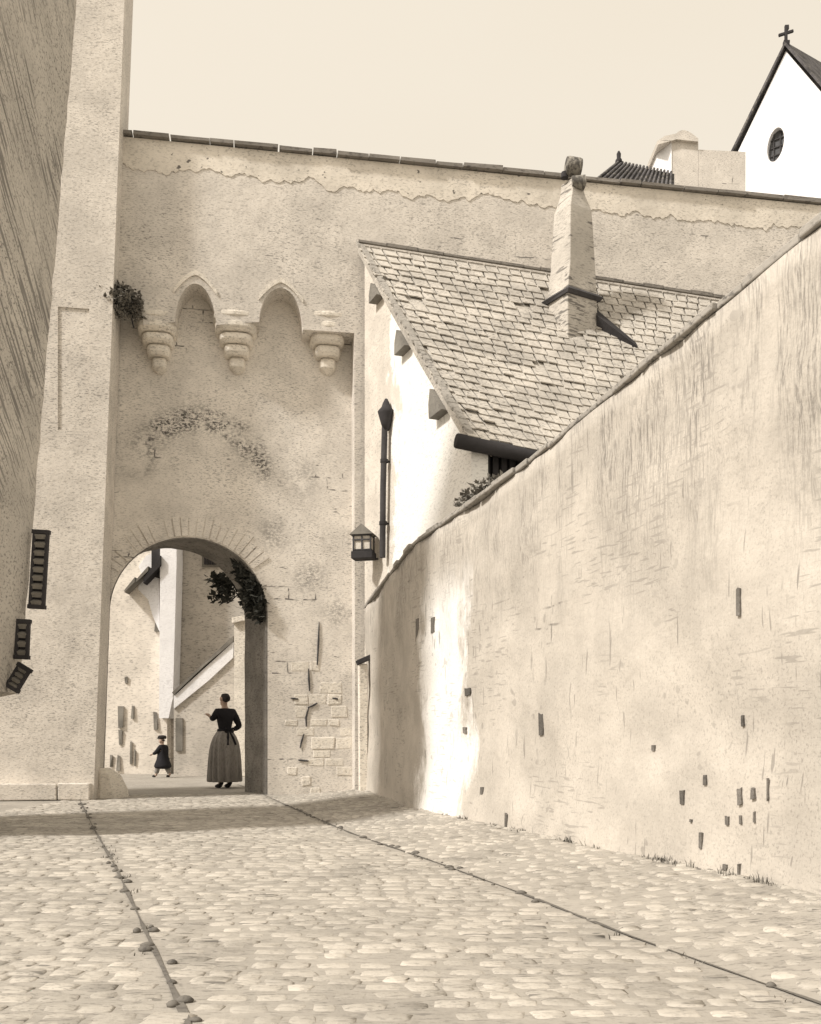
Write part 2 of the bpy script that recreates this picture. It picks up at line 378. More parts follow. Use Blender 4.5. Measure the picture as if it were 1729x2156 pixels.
# corbels
for pc, ws, y0 in ((335, 84, 676), (498, 92, 676), (688, 96, 678)):
    mb = MB(); ys = (0, 19, 41, 61, 83, 113); wf = (1, .95, .77, .58, .36); pr = (.47, .46, .38, .28, .16)
    for i in range(5):
        uc_, zt = G(pc + (i - 2) * .8, y0 + ys[i], REC); zb = G(pc, y0 + ys[i + 1], REC)[1]
        hw = ws * wf[i] / F * 15.4 / 2; d = pr[i]; prof = []
        for (k, zz) in ((.9, 1), (1, .82), (1, .35), (.86, .04)):
            ring = []
            for j in range(9):
                a = math.pi * j / 8
                ring.append(gw(uc_ + hw * k * math.copysign(abs(math.cos(a)) ** .5, math.cos(a)), zb + (zt - zb) * zz, REC + .03 - (d + .03) * k * math.sin(a) ** .5))
            prof.append(ring)
        if i == 4:
            prof[3] = [gw(uc_ + (hw * .35) * math.cos(math.pi * j / 8), zb, REC + .03 - .07 * math.sin(math.pi * j / 8)) for j in range(9)]
        vs = [p for r_ in prof for p in r_]; fs = []
        for a in range(3):
            for j in range(8): fs.append((a * 9 + j, a * 9 + j + 1, a * 9 + 10 + j, a * 9 + 9 + j))
        fs += [tuple(range(9)), tuple(reversed(range(27, 36)))]
        mb.add(vs, fs)
    c = mb.build('corbel', M['stone'], gate, bevel=.012)
# voussoirs round the gate arch and hood stones over the two small arches
vo = MB()
for i in range(24):
    a0 = math.radians(32 + i * 4.9); a1 = a0 + math.radians(4.9) - .012
    if R.random() < .12: continue
    r0 = ra + .015; r1 = ra + R.uniform(.27, .40); th = R.uniform(.008, .03)
    pts = [(r0, a0), (r0, a1), (r1, a1), (r1, a0)]
    fr = [gw(uc + r_ * math.cos(a), zsp + r_ * math.sin(a), REC - th) for r_, a in pts]; bk_ = [p + GN.to_3d() * (th + .02) for p in fr]
    vo.hexa(fr + bk_)
vo.build('arch_ring', M['gate'], gate, bevel=.006)
for pa, py, dx in ((412, 570, 44), (592, 586, 46)):
    mb = MB(); ua, za = G(pa, py); 
    for s in (-1, 1):
        mb = MB()
        for k in range(5):
            t0, t1 = k / 5, (k + 1) / 5 + .01; du = dx / F * 15
            q = [(ua + s * du * t, za - .30 * t ** 1.5 - o) for t, o in ((t0, 0), (t1, 0), (t1, .07), (t0, .07))]
            fr = [gw(a, b, -.022) for a, b in q]; mb.hexa(fr + [p + GN.to_3d() * .03 for p in fr])
        mb.build('hood_stone', M['stone'], gate)
# stones laid bare where the plaster has fallen, right of the opening
sb = MB(); pv = 1392
while pv < 1672:
    hgt = R.uniform(16, 30); px = R.uniform(598, 626)
    while px < 722 - abs(pv - 1540) * .12:
        w = R.uniform(22, 52)
        if R.random() < .62:
            u0, z1 = G(px, pv, REC); u1, z0 = G(px + w - 3, pv + hgt - 3, REC); th = R.uniform(.003, .014)
            fr = [gw(a, b, REC - th) for a, b in ((u0, z0), (u1, z0), (u1, z1), (u0, z1))]
            fr = [p + Vector((R.uniform(-.012, .012), 0, R.uniform(-.012, .012))) for p in fr]
            sb.hexa(fr + [p + GN.to_3d() * (th + .02) for p in fr])
        px += w
    pv += hgt
sb.build('exposed_stonework', M['stone'], gate, bevel=.012)
for (x0, y0, x1, y1) in ((672, 1310, 668, 1400), (650, 1408, 652, 1455), (668, 1480, 648, 1490), (650, 1490, 645, 1530), (640, 1545, 632, 1575), (628, 1600, 650, 1602), (700, 1470, 712, 1472), (612, 1470, 628, 1472)):
    u0, z0 = G(x0, y0, REC); u1, z1 = G(x1, y1, REC)
    mid = gw((u0 + u1) / 2 + R.uniform(-.03, .03), (z0 + z1) / 2, REC - .012)
    cr = MB(); cr.tube([gw(u0, z0, REC - .012), mid, gw(u1, z1, REC - .012)], [.008, .018, .010], 6); cr.build('open_joint', M['iron'], gate)

# left tower, standing a little proud of the gate
tw = thing('tower', 'tall pale battered tower left of the gateway, with a faint sunk panel', 'tower')
def TP(px, py): return G(px, py, -.42)
ub, ut = TP(197, 1680)[0], TP(250, 20)[0]
ut = ub + (ut - ub) * 1.35
mb = MB(); zt = 13.2
pu0, pz0 = TP(122, 905); pu1, pz1 = TP(188, 650)
mb.prism([[gw(a, b, -.42) for a, b in ((-6, 0), (ub, 0), (ut, zt), (-6, zt))], [gw(a, b, -.42) for a, b in ((pu0, pz0), (pu0, pz1), (pu1, pz1), (pu1, pz0))]], GN.to_3d() * .85)
mb.build('wall', M['tower'], tw)
mb = MB(); mb.box(gw((pu0 + pu1) / 2, (pz0 + pz1) / 2, -.25), (pu1 - pu0 + .1, .3, pz1 - pz0 + .1), math.atan2(GD.y, GD.x)); mb.build('panel', M['tower'], tw)
mb = MB(); u0 = -6
while u0 < ub - .1:
    w = min(R.uniform(.45, .9), ub - .02 - u0); mb.box(gw(u0 + w / 2, .13, -.49), (w - .015, .16, .26 + R.uniform(-.02, .02)), math.atan2(GD.y, GD.x), jit=.012); u0 += w
mb.build('plinth', M['tower'], tw, bevel=.015)

# guard stone at the left jamb
mb = MB(); b0 = gnd(228, 1680)
vs = []
for (wx, wy, ox, z) in ((.30, .26, 0, 0), (.27, .24, .0, .15), (.20, .2, -.04, .36), (.10, .12, -.10, .46)):
    for k in range(10):
        a = 2 * math.pi * k / 10; vs.append(b0 + Vector((wx * math.cos(a) + ox, wy * math.sin(a) * .9 + .1, z)))
fs = [tuple(range(30, 40))]
for r_ in range(3):
    for k in range(10): fs.append((r_ * 10 + k, r_ * 10 + (k + 1) % 10, (r_ + 1) * 10 + (k + 1) % 10, (r_ + 1) * 10 + k))
mb.add(vs, fs); tag(mb.build('guard_stone', M['stone'], bevel=.01), 'squat wedge-shaped stone guarding the left foot of the gateway', 'guard stone')
# slim stone post where the gate meets the right-hand wall
pt = thing('stone_post', 'slim upright stone post with a dark slanting cap at the right corner of the gate', 'post')
b0 = at(764, 1680, 14.6); b0.z = 0
mb = MB(); mb.box(b0 + Vector((0, 0, 1.03)), (.13, .16, 2.06), .16, jit=.008); mb.build('shaft', M['stone'], pt, bevel=.012)
mb = MB(); mb.box(b0 + Vector((.03, -.02, 2.13)), (.26, .22, .075), rot=Matrix.Rotation(.16, 3, 'Z') @ Matrix.Rotation(-.42, 3, 'Y')); mb.build('cap', M['dark'], pt, bevel=.01)

# ------------------------------------------------------------------ right-hand street wall
gwall = thing('street_wall', 'long rough rendered wall curving down the right side of the lane', 'wall')
mb = MB(); vs = []; fs = []; NZ = 26; n = len(PATH)
def nrm(i):
    a = PATH[max(0, i - 1)][0]; b = PATH[min(n - 1, i + 1)][0]; d = (b - a).normalized(); return Vector((d.y, -d.x))   # toward the lane: left
for i, (p, zt) in enumerate(PATH):
    nn = nrm(i)
    if nn.x > 0: nn = -nn
    for k in range(NZ + 1):
        z = -.05 + (zt + .05) * k / NZ
        o = .045 * noise.noise((p.x * 1.2, p.y * 1.2, z * 1.3)) + .026 * noise.noise((p.x * 3.6, p.y * 3.6, z * 3.6)) + .07 * max(0, 1 - z / 1.0) ** 2
        vs.append((p.x + nn.x * o, p.y + nn.y * o, z))
    for z in (zt, 0): vs.append((p.x - nn.x * .42, p.y - nn.y * .42, z))
K = NZ + 3
for i in range(n - 1):
    for k in range(K - 1): fs.append((i * K + k, (i + 1) * K + k, (i + 1) * K + k + 1, i * K + k + 1))
fs += [tuple(range(K)), tuple(reversed(range((n - 1) * K, n * K)))]
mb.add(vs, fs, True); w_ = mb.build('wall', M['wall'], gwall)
for p in w_.data.polygons:
    if len(p.vertices) > 4 or abs(p.normal.z) > .7: p.use_smooth = False
cp = MB(); i = 0
while i < n - 2:
    st = R.choice((2, 3, 3, 4)); j = min(n - 1, i + st); a, za = PATH[i]; b, zb = PATH[j]; d = (b - a); nn = Vector((d.y, -d.x)).normalized()
    if nn.x > 0: nn = -nn
    h = R.uniform(.035, .06); e = R.uniform(.015, .05); a2 = a + d * .01; b2 = b - d * R.uniform(.01, .05)
    za += R.uniform(0, .012); zb += R.uniform(0, .012)
    q = [a2 + nn * e, b2 + nn * e, b2 - nn * .46, a2 - nn * .46]; zz = [za, zb, zb, za]
    cp.hexa([(v.x, v.y, z + .003) for v, z in zip(q, zz)] + [(v.x, v.y, z + h) for v, z in zip(q, zz)]); i = j
cp.build('coping', M['wcope'], gwall, bevel=.01)

def on_wall(px, py):
    best = None
    for k, (p, z) in enumerate(PATH):
        if p.y < .5: break
        e = abs(CX + F * p.x / p.y - px)
        if best is None or e < best[0]: best = (e, k)
    k = best[1]; p = PATH[k][0]; nn = nrm(k); nn = -nn if nn.x > 0 else nn; z = H - (py - HZ) / F * p.y
    o = .045 * noise.noise((p.x * 1.2, p.y * 1.2, z * 1.3)) + .026 * noise.noise((p.x * 3.6, p.y * 3.6, z * 3.6)) + .07 * max(0, 1 - z / 1.0) ** 2
    return Vector((p.x + nn.x * o, p.y + nn.y * o, z)), nn.to_3d()
for zx, zy, w_, h_ in ((1422, 1108, 17, 70), (1468, 1095, 15, 48), (1543, 1080, 5, 90), (1360, 1210, 13, 36), (1403, 1205, 8, 36), (1455, 1195, 7, 44), (1262, 1432, 16, 50), (1283, 1436, 12, 46), (1330, 1406, 15, 26), (1228, 1040, 12, 40), (1163, 1112, 16, 60), (1262, 1292, 10, 70), (557, 806, 18, 90), (1407, 296, 14, 120), (102, 390, 14, 62), (33, 410, 10, 90), (1432, 790, 9, 46), (790, 1345, 14, 60), (440, 1225, 8, 90), (1418, 1445, 7, 100), (1020, 905, 12, 24), (240, 670, 22, 30), (222, 830, 14, 24), (318, 1085, 10, 30), (1210, 1210, 8, 12)):
    p, nn = on_wall((1000 + zx * .5813) / 1.1596, (1300 + zy * .5813) / 1.1596); dd = Vector((-nn.y, nn.x, 0)); sc_ = p.y / F * .5013
    cosv = max(.25, abs(dd.dot(Vector((p.y, -p.x, 0)).normalized()))); hw_ = w_ * sc_ / 2 / cosv; hh_ = h_ * sc_ / 2; mb = MB(); pts = []
    for (a, b) in ((-1, -1), (.1, -1), (1, -.96), (1, .1), (1, 1), (-.1, .95), (-1, 1)):
        pts.append(p + dd * hw_ * (a + R.uniform(-.25, .25)) + Vector((0, 0, hh_ * (b + R.uniform(-.12, .12)))) + nn * .012)
    mb.prism([pts], -nn * .06); mb.build('brick_hole_mark', M['brick_hole'], gwall)  # bare bricks, and dark pieces painting the shade of small holes

# ------------------------------------------------------------------ lean-to house behind the wall
hs = thing('lean_to_house', 'whitewashed gabled house with a big sloping tiled roof built against the town wall', 'house')
RL, RR = at(755, 516, 15.22), Vector((7.3, 16.55, 8.25))
EL, ER = at(985, 916, 12.0), Vector((6.2, 13.35, 4.05))
def roof(s, t, off=0.0):
    p = (RL * (1 - s) + RR * s) * (1 - t) + (EL * (1 - s) + ER * s) * t
    sag = -.07 * math.sin(math.pi * t) * (.4 + .6 * math.sin(math.pi * min(1, s * 1.6)))
    a = (EL - RL).normalized(); b = (RR - RL).normalized(); nn = b.cross(a).normalized()
    if nn.z < 0: nn = -nn
    return p + nn * (off + sag)
mb = MB(); vs = []; fs = []; NS, NT = 12, 16
for off in (-.02, -.11):
    for i in range(NS + 1):
        for k in range(NT + 1): vs.append(roof(i / NS, k / NT, off))
o2 = (NS + 1) * (NT + 1)
for i in range(NS):
    for k in range(NT):
        q = (i * (NT + 1) + k, i * (NT + 1) + k + 1, (i + 1) * (NT + 1) + k + 1, (i + 1) * (NT + 1) + k); fs += [q, tuple(o2 + x for x in reversed(q))]
for k in range(NT):
    for i in (0, NS): a = i * (NT + 1) + k; fs.append((a, a + 1, o2 + a + 1, o2 + a))
for i in range(NS):
    for k in (0, NT): a = i * (NT + 1) + k; b = a + NT + 1; fs.append((a, b, o2 + b, o2 + a))
mb.add(vs, fs)
NC = 25                                                        # courses of single clay tiles
for c in range(NC):
    t0 = c / NC; t1 = (c + 1.25) / NC; s = -.004; 
    while s < .93:
        wd = R.uniform(.022, .034); g_ = .0035
        jt = R.uniform(-.006, .006); lift = (R.uniform(.006, .022) + (.025 if R.random() < .04 else 0)) * max(.35, 1 - s * 1.1)
        tb = min(1.012, t1 + jt); q = []
        for off0, off1 in ((.0, lift), (.016, lift + .018)):
            q += [roof(s, t0, off0 - .012), roof(s + wd - g_, t0, off0 - .012), roof(s + wd - g_ + R.uniform(-.001, .001), tb, off1), roof(s, tb, off1)]
        if R.random() > .012: mb.hexa(q)
        s += wd
mb.build('roof', M['tile'], hs)
mb = MB(); s = 0                                               # flashing where the roof meets the town wall
while s < .95:
    w = R.uniform(.03, .07); h = R.uniform(.03, .06)
    if True:
        p, q = roof(s, .0, .03), roof(s + w * 1.04, .0, .03); d = Vector((0, -.05, 0))
        mb.hexa([p, q, q + d, p + d] + [x + Vector((0, 0, h)) for x in (p, q, q + d, p + d)])
    s += w
mb.build('flashing', M['coping'], hs)
def gl(t, inset=.10):                                          # along the gable, rear to front
    p = RL.lerp(EL, t); b = (RR - RL).normalized(); return Vector((p.x + b.x * inset, p.y + b.y * inset, 0))
def gz(t): return roof(0, t, -.13).z
gp = [gl(0), gl(.97)] + [Vector((*gl(t).xy, gz(t))) for t in (.97, .85, .7, .55, .4, .25, .1, 0)]
mb = MB(); mb.prism([gp], (RR - RL).normalized() * .22); mb.build('gable', M['gable'], hs)
fd = (ER - EL).normalized(); fd.z = 0; fd.normalize()
f0 = gl(.965, .324)
mb = MB(); q = [f0, f0 + fd * 5.6]; bkv = Vector((-fd.y, fd.x, 0)) * .3
mb.hexa([q[0], q[1], q[1] + bkv, q[0] + bkv] + [Vector((v.x, v.y, 3.9 - .1 * k)) for v, k in ((q[0], 0), (q[1], 5), (q[1] + bkv, 5), (q[0] + bkv, 0))])
mb.build('front_wall', M['white'], hs)
mb = MB(); sl = .02                                            # dark slatted loft opening under the eaves
while sl < 3.4:
    p = f0 + fd * sl + bkv * .3; zt_ = 4.75 - .11 * sl
    mb.box((p.x, p.y, (3.8 + zt_) / 2), (.075, .04, zt_ - 3.7 + R.uniform(-.15, .02)), math.atan2(fd.y, fd.x) + R.uniform(-.1, .1)); sl += .115
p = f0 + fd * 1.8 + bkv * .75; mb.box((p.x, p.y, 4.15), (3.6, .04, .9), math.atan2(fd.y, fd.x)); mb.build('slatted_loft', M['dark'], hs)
for sx in (.55, .83):
    mb = MB(); p = f0 + fd * (sx - .35) - bkv * .12; mb.box((p.x, p.y, 3.2), (.07, .07, 1.4), math.atan2(fd.y, fd.x)); mb.build('post', M['grey'], hs)
mb = MB(); d = (ER - EL).normalized(); a = EL - d * .16 + Vector((0, 0, -.10)); b = EL + d * 4.5 + Vector((0, 0, -.10))
mb.tube([a, a + d * .02, b], [.085, .095, .085], 12); mb.build('eaves_beam', M['dark'], hs)
for t0, t1, wd in ((.19, .255, .18), (.455, .535, .24), (.755, .85, .25)):      # triangular kneeler stones under the verge
    bdir = (RR - RL).normalized(); A, B = roof(0, t0, -.12), roof(0, t1, -.12); g_ = (gl(0) - gl(1)).normalized()
    P1 = B + g_ * (wd + .12) + Vector((0, 0, -.02)); q = [A, B, P1, A.lerp(P1, .5) + g_ * .03]
    mb = MB(); mb.prism([[p - bdir * .06 for p in q]], bdir * .3); mb.build('kneeler_stone', M['louvre'], hs)
mb = MB(); k = 40                                              # rough mortared verge
for i in range(k):
    a, b = roof(0, i / k, .02), roof(0, (i + .93) / k, .02); bd_ = (RR - RL).normalized(); e = R.uniform(.0, .05)
    mb.hexa([a - bd_ * e, b - bd_ * e, b + bd_ * .07, a + bd_ * .07] + [x + Vector((0, 0, R.uniform(.03, .06))) for x in (a - bd_ * e, b - bd_ * e, b + bd_ * .07, a + bd_ * .07)])
mb.build('verge', M['wcope'], hs)
# chimney
def proj(p): return CX + F * p.x / p.y, HZ - F * (p.z - H) / p.y
def roof_at(px, py):
    best = None
    for i in range(0, 101):
        for k in range(0, 101):
            x, y = proj(roof(i / 100, k / 100)); e = (x - px) ** 2 + (y - py) ** 2
            if best is None or e < best[0]: best = (e, i / 100, k / 100)
    return roof(best[1], best[2])
cb = roof_at(1204, 684)
ang = math.atan2(fd.y, fd.x) + .30
sc_ = cb.y / F
def stack(mb, c, levels, rz):
    m = Matrix.Rotation(rz, 3, 'Z'); vs = []; fs = []
    for (w, d, z, ox) in levels:
        for x, y in ((-.5, -.5), (.5, -.5), (.5, .5), (-.5, .5)): vs.append(Vector((c.x, c.y, 0)) + m @ Vector((x * w + ox, y * d, 0)) + Vector((R.uniform(-.01, .01), R.uniform(-.01, .01), z)))
    for r_ in range(len(levels) - 1):
        for k in range(4): fs.append((r_ * 4 + k, r_ * 4 + (k + 1) % 4, r_ * 4 + 4 + (k + 1) % 4, r_ * 4 + 4 + k))
    fs += [(3, 2, 1, 0), tuple(len(vs) - 4 + k for k in range(4))]; mb.add(vs, fs); return mb
def zc_(py): return H - (py - HZ) * sc_
mb = MB(); stack(mb, cb + Vector((0, .12, 0)), [(.60, .52, zc_(735), .0), (.60, .52, zc_(628), .0), (.53, .46, zc_(560), .02), (.47, .42, zc_(480), .03), (.43, .40, zc_(438), .03), (.28, .30, zc_(405), .01), (.22, .24, zc_(378), .0)], ang)
chim = mb.build('chimney', M['chw'], hs, bevel=.015)
mb = MB(); stack(mb, cb + Vector((0, .12, 0)), [(.66, .58, zc_(632), 0), (.72, .66, zc_(626), 0), (.60, .54, zc_(618), 0)], ang); mb.build('drip_course', M['iron'], chim)
mt = cb + Vector((-.01, .12, 0))
mb = MB(); a = Vector((mt.x - .10, mt.y - .10, zc_(348))); b = a + Vector((.24, .02, -.015))
mb.tube([a, a + (b - a) * .15, a + (b - a) * .85, b], [.135, .145, .138, .125], 16); mb.tube([a - (b - a) * .02, a - (b - a) * .03], [.09, .08], 12); mb.build('chimney_pot', M['pot'], chim)
mb = MB(); a = Vector((mt.x - .02, mt.y - .16, zc_(386))); b = a + Vector((.20, .02, .0))
mb.tube([a, b], [.085, .11], 14); mb.tube([b, b + (b - a) * .1], [.11, .06], 14); mb.build('chimney_pot', M['pot'], chim)
mb = MB(); a = Vector((mt.x - .12, mt.y - .08, zc_(372))); mb.tube([a, a + Vector((0, 0, .09))], [.06, .05], 10); mb.build('chimney_pot', M['dark'], chim)
# dark wedge on the roof right of the chimney
pa, pb = roof_at(1258, 690), roof_at(1342, 738)
mb = MB(); d = (pb - pa); up = Vector((0, -.12, .16)); bk2 = Vector((0, .30, .30))
mb.hexa([pa, pb, pb + bk2 * .35, pa + bk2 * .8] + [pa + up * .9, pb + up * .25, pb + up * .25 + bk2 * .35, pa + up * .9 + bk2 * .8]); mb.build('dark_wedge', M['dark'], hs)

# drainpipe and lantern on the gable
def on_gable(px, py):
    a = (px - CX) / F; g0, g1 = gl(0), gl(1); d = g1 - g0
    t = (a * g0.y - g0.x) / (d.x - a * d.y); p = g0 + d * t; return Vector((p.x, p.y, H - (py - HZ) / F * p.y))
gnv = Vector((-.9, -.43, 0)).normalized()
dp = thing('drainpipe', 'dark drainpipe with a pointed hopper head on the white gable', 'drainpipe')
a = on_gable(822, 885) + gnv * .09; b = on_gable(817, 1175) + gnv * .09
mb = MB(); mb.tube([a, (a + b) / 2 + gnv * .01, b], .047, 10); mb.build('pipe', M['iron'], dp)
mb = MB(); mb.lathe([(.05, -.22), (.08, -.12), (.12, .02), (.13, .06), (.075, .12), (.05, .19), (.02, .25)], a + Vector((.02, 0, .06)), 12); mb.build('hopper_head', M['dark'], dp)
for f in (.3, .75):
    mb = MB(); p = a.lerp(b, f); mb.tube([p + Vector((0, 0, -.025)), p + Vector((0, 0, .025))], .062, 10); mb.tube([p, p - gnv * .12], .018, 6); mb.build('pipe_clip', M['dark'], dp)
ln = thing('wall_lantern', 'small box lantern with a peaked top at the foot of the drainpipe', 'lantern')
lc = on_gable(796, 1150) + gnv * .24
wv = .30
mb = MB(); mb.box(lc + Vector((0, 0, -.17)), (wv + .04, .26, .11), -.2); mb.box(lc + Vector((0, 0, -.10)), (wv, .24, .03), -.2); mb.build('base', M['dark'], ln, bevel=.008)
mb = MB(); mb.box(lc + Vector((0, 0, .02)), (wv - .05, .20, .20), -.2); mb.build('pane', M['gable'], ln)
mb = MB()
m = Matrix.Rotation(-.2, 3, 'Z')
for x in (-.5, 0, .5):
    for y in (-.5, .5): mb.box(lc + m @ Vector((x * (wv - .03), y * .22, .02)), (.022, .022, .24), -.2)
for z in (.06, .13):
    for y in (-.5, .5): mb.box(lc + m @ Vector((0, y * .224, z)), (wv, .02, .02), -.2)
mb.build('frame', M['iron'], ln)
mb = MB(); pts = [(-.19, .14), (.19, .14), (0, .30)]
mb.prism([[lc + m @ Vector((x, -.15, z)) for x, z in pts]], m @ Vector((0, .30, 0))); mb.build('roof', M['louvre'], ln)
mb = MB(); mb.tube([lc + Vector((0, 0, -.2)), lc - gnv * .24 + Vector((.0, 0, -.2))], .016, 6); mb.build('bracket', M['dark'], ln)

# ------------------------------------------------------------------ foliage
def leaves(mb, c, rad, n, size, flatz=1.0, droop=0.0):
    for i in range(n):
        while True:
            q = Vector((R.uniform(-1, 1), R.uniform(-1, 1), R.uniform(-1, 1)))
            if q.length < 1 and noise.noise(q * 2.3 + Vector(c)) > -.18: break
        p = Vector(c) + Vector((q.x * rad[0], q.y * rad[1], q.z * rad[2]))
        d = Vector((R.uniform(-1, 1), R.uniform(-1, .3), R.uniform(-.6, .9) - droop)).normalized(); s = d.cross(Vector((R.uniform(-1, 1), R.uniform(-1, 1), 1))).normalized()
        L_ = size * R.uniform(.6, 1.4); w = L_ * .32; nn = d.cross(s) * L_ * .1
        mb.add([p, p + d * L_ * .45 + s * w + nn, p + d * L_, p + d * L_ * .45 - s * w + nn], [(0, 1, 2), (0, 2, 3)])
def plant(name, label, cat, blobs, m, stems, size):
    t = thing(name, label, cat); mb = MB()
    for c, r_, n in blobs: leaves(mb, c, r_, n, size)
    mb.build('foliage', m, t, fix=False)
    sm = MB()
    for st in stems: sm.tube(st, [.022] + [.012] * (len(st) - 1), 6)
    sm.build('stem', M['dark'], t); return t
def wtop(px):                                                   # point on the wall head at sheet x
    for (p, z) in PATH:
        if CX + F * p.x / p.y >= px: return Vector((p.x, p.y, z))
blobs = []; stems = []
for px, r_ in ((905, .06), (925, .09), (945, .13), (965, .19), (985, .21), (1005, .18), (1025, .14), (1050, .10)):
    p = wtop(px) + Vector((.20, .12, r_ * .6)); blobs.append((p, (r_ * 1.3, r_, r_), int(9000 * r_ * r_ + 60))); stems.append([p - Vector((-.03, 0, r_ * 1.2)), p - Vector((0, 0, .1)), p + Vector((R.uniform(-.1, .1), 0, r_ * .8))])
plant('shrub', 'small bushy shrub growing along the top of the street wall', 'shrub', blobs, M['leaf2'], stems, .06)
iv = at(262, 636, 14.9)
plant('ivy', 'dry ivy tuft hanging at the left end of the small corbel arches', 'ivy',
      [(at(232, 628, 14.40), (.28, .12, .2), 420), (at(258, 636, 14.6), (.30, .14, .28), 620), (at(284, 655, 14.75), (.14, .12, .2), 150), (at(245, 607, 14.5), (.16, .1, .05), 90)],
      M['leaf2'], [[at(255, 606, 14.9), at(245, 640, 14.5), at(235, 672, 14.45)], [at(262, 606, 14.9), at(270, 640, 14.6), at(282, 690, 14.7)]], .07)
plant('hanging_ivy', 'dark leafy ivy hanging inside the right shoulder of the gate arch', 'ivy',
      [(at(505, 1205, 17.0), (.26, .3, .34), 420), (at(478, 1232, 17.2), (.26, .3, .18), 190), (at(524, 1250, 16.45), (.18, .2, .3), 260), (at(534, 1245, 15.75), (.16, .3, .42), 800), (at(522, 1200, 15.85), (.22, .3, .24), 420), (at(548, 1275, 15.6), (.08, .2, .3), 260), (at(455, 1220, 17.3), (.14, .2, .10), 60), (at(470, 1258, 17.2), (.22, .2, .08), 70)],
      M['leaf'], [[at(528, 1170, 16.9), at(505, 1205, 17), at(470, 1235, 17.2), at(448, 1225, 17.3)], [at(535, 1200, 16.9), at(515, 1240, 17), at(480, 1270, 17.1)]], .12)

gb_ = MB()
def blades(c, n, h):
    for _ in range(n):
        a = R.uniform(0, 6.28); p = c + Vector((R.gauss(0, .02), R.gauss(0, .03), 0)); l = h * R.uniform(.4, 1.3); d = Vector((math.cos(a), math.sin(a), 0)); sd_ = Vector((-d.y, d.x, 0)) * .0035
        k1 = p + d * l * .15 + Vector((0, 0, l * .6)); k2 = p + d * l * R.uniform(.2, .6) + Vector((0, 0, l))
        gb_.add([p - sd_, p + sd_, k1 + sd_, k1 - sd_, k2], [(0, 1, 2, 3), (3, 2, 4)])
for _ in range(95):
    y = R.uniform(4.3, 10.4); 
    if noise.noise((y * 1.7, 2, 0)) < -.05: continue
    x = wall_x(y) - .075; blades(Vector((x, y, bank(x, y) - .01)), R.randint(4, 14), R.uniform(.02, .06))
for Ln, n_ in ((LG, 26), (RG, 30)):
    for _ in range(n_):
        y = R.uniform(3.4, 13); x = line_x(Ln, y) + R.gauss(0, .03); blades(Vector((x, y, -.005)), R.randint(3, 9), R.uniform(.012, .035))
struct(tag(gb_.build('grass', M['leaf2'], fix=False), 'thin grass growing at the foot of the street wall and along the gutters', 'grass'), 'stuff')

# ------------------------------------------------------------------ house at the left edge
lh = thing('leaning_house', 'house wall with painted shade hatching leaning over the lane at the left edge', 'house')
Y0, Y1 = 8.45, 10.1
xb, xt, zt = -4.28, -3.50, 9.4
mb = MB(); vs = []; fs = []; NZ2 = 60; NY = 12
for i in range(NY + 1):
    for k in range(NZ2 + 1):
        z = zt * k / NZ2; y = Y0 + (Y1 - Y0) * i / NY
        e = .012 * noise.noise((y * 2, z * 1.7, 4)) + (.012 * noise.noise((1, z * 7, 8)) if i == NY else 0)
        vs.append((xb + (xt - xb) * k / NZ2 + e - (.75 if z < 1.33 else 0), y + (.02 * noise.noise((3, z * 6, 1)) if i == NY else 0), z))
for i in range(NY):
    for k in range(NZ2): fs.append((i * (NZ2 + 1) + k, i * (NZ2 + 1) + k + 1, (i + 1) * (NZ2 + 1) + k + 1, (i + 1) * (NZ2 + 1) + k))
o = len(vs); vs += [(-7, Y0, 0), (-7, Y0, zt), (-7, Y1, 0), (-7, Y1, zt)]
fs += [tuple([o, o + 1] + [k for k in range(NZ2, -1, -1)]), tuple([o + 2] + [NY * (NZ2 + 1) + k for k in range(NZ2 + 1)] + [o + 3]), (o, o + 2, o + 3, o + 1), tuple([i * (NZ2 + 1) + NZ2 for i in range(NY + 1)] + [o + 3, o + 1])]
mb.add(vs, fs); mb.build('wall', M['house'], lh)
def lx(z): return xb + (xt - xb) * z / zt
def shutter(px0, px1, py0, py1, Y, tilt, slats):
    a, b = at(px0, py0, Y), at(px1, py1, Y); fr = MB(); sl = MB(); w = b.x - a.x; h = a.z - b.z; c = (a + b) / 2
    rot = Matrix.Rotation(tilt, 3, 'Y')
    for x in (-.5, .5): fr.box(c + rot @ Vector((x * (w - .03), 0, 0)), (.03, .05, h), rot=rot)
    for z in (-.5, .5): fr.box(c + rot @ Vector((0, 0, z * h)), (w + .02, .055, .04), rot=rot)
    fr.box(c + Vector((0, .03, 0)), (w - .02, .012, h - .02), rot=rot); s = fr.build('shutter', M['dark'], lh)
    for k in range(slats): sl.box(c + rot @ Vector((0, 0, (k + .5) / slats * h - h / 2)), (w - .05, .05, h / slats * .55), rot=rot @ Matrix.Rotation(.5, 3, 'X'))
    sl.build('louvre', M['louvre'], s)
shutter(66, 99, 1120, 1278, 10.0, .06, 9)
shutter(34, 62, 1308, 1384, 9.9, .04, 4)
shutter(24, 54, 1402, 1452, 9.8, .55, 4)
rf = MB(); rf.hexa([(-7, Y0 - .2, zt - .02), (xt + .3, Y0 - .2, zt - .02), (xt + .3, Y1 + .2, zt - .02), (-7, Y1 + .2, zt - .02), (-7, Y0 - .2, zt + .35), (xt + .3, Y0 - .2, zt + .1), (xt + .3, Y1 + .2, zt + .1), (-7, Y1 + .2, zt + .35)]); rf.build('roof', M['slate'], lh)

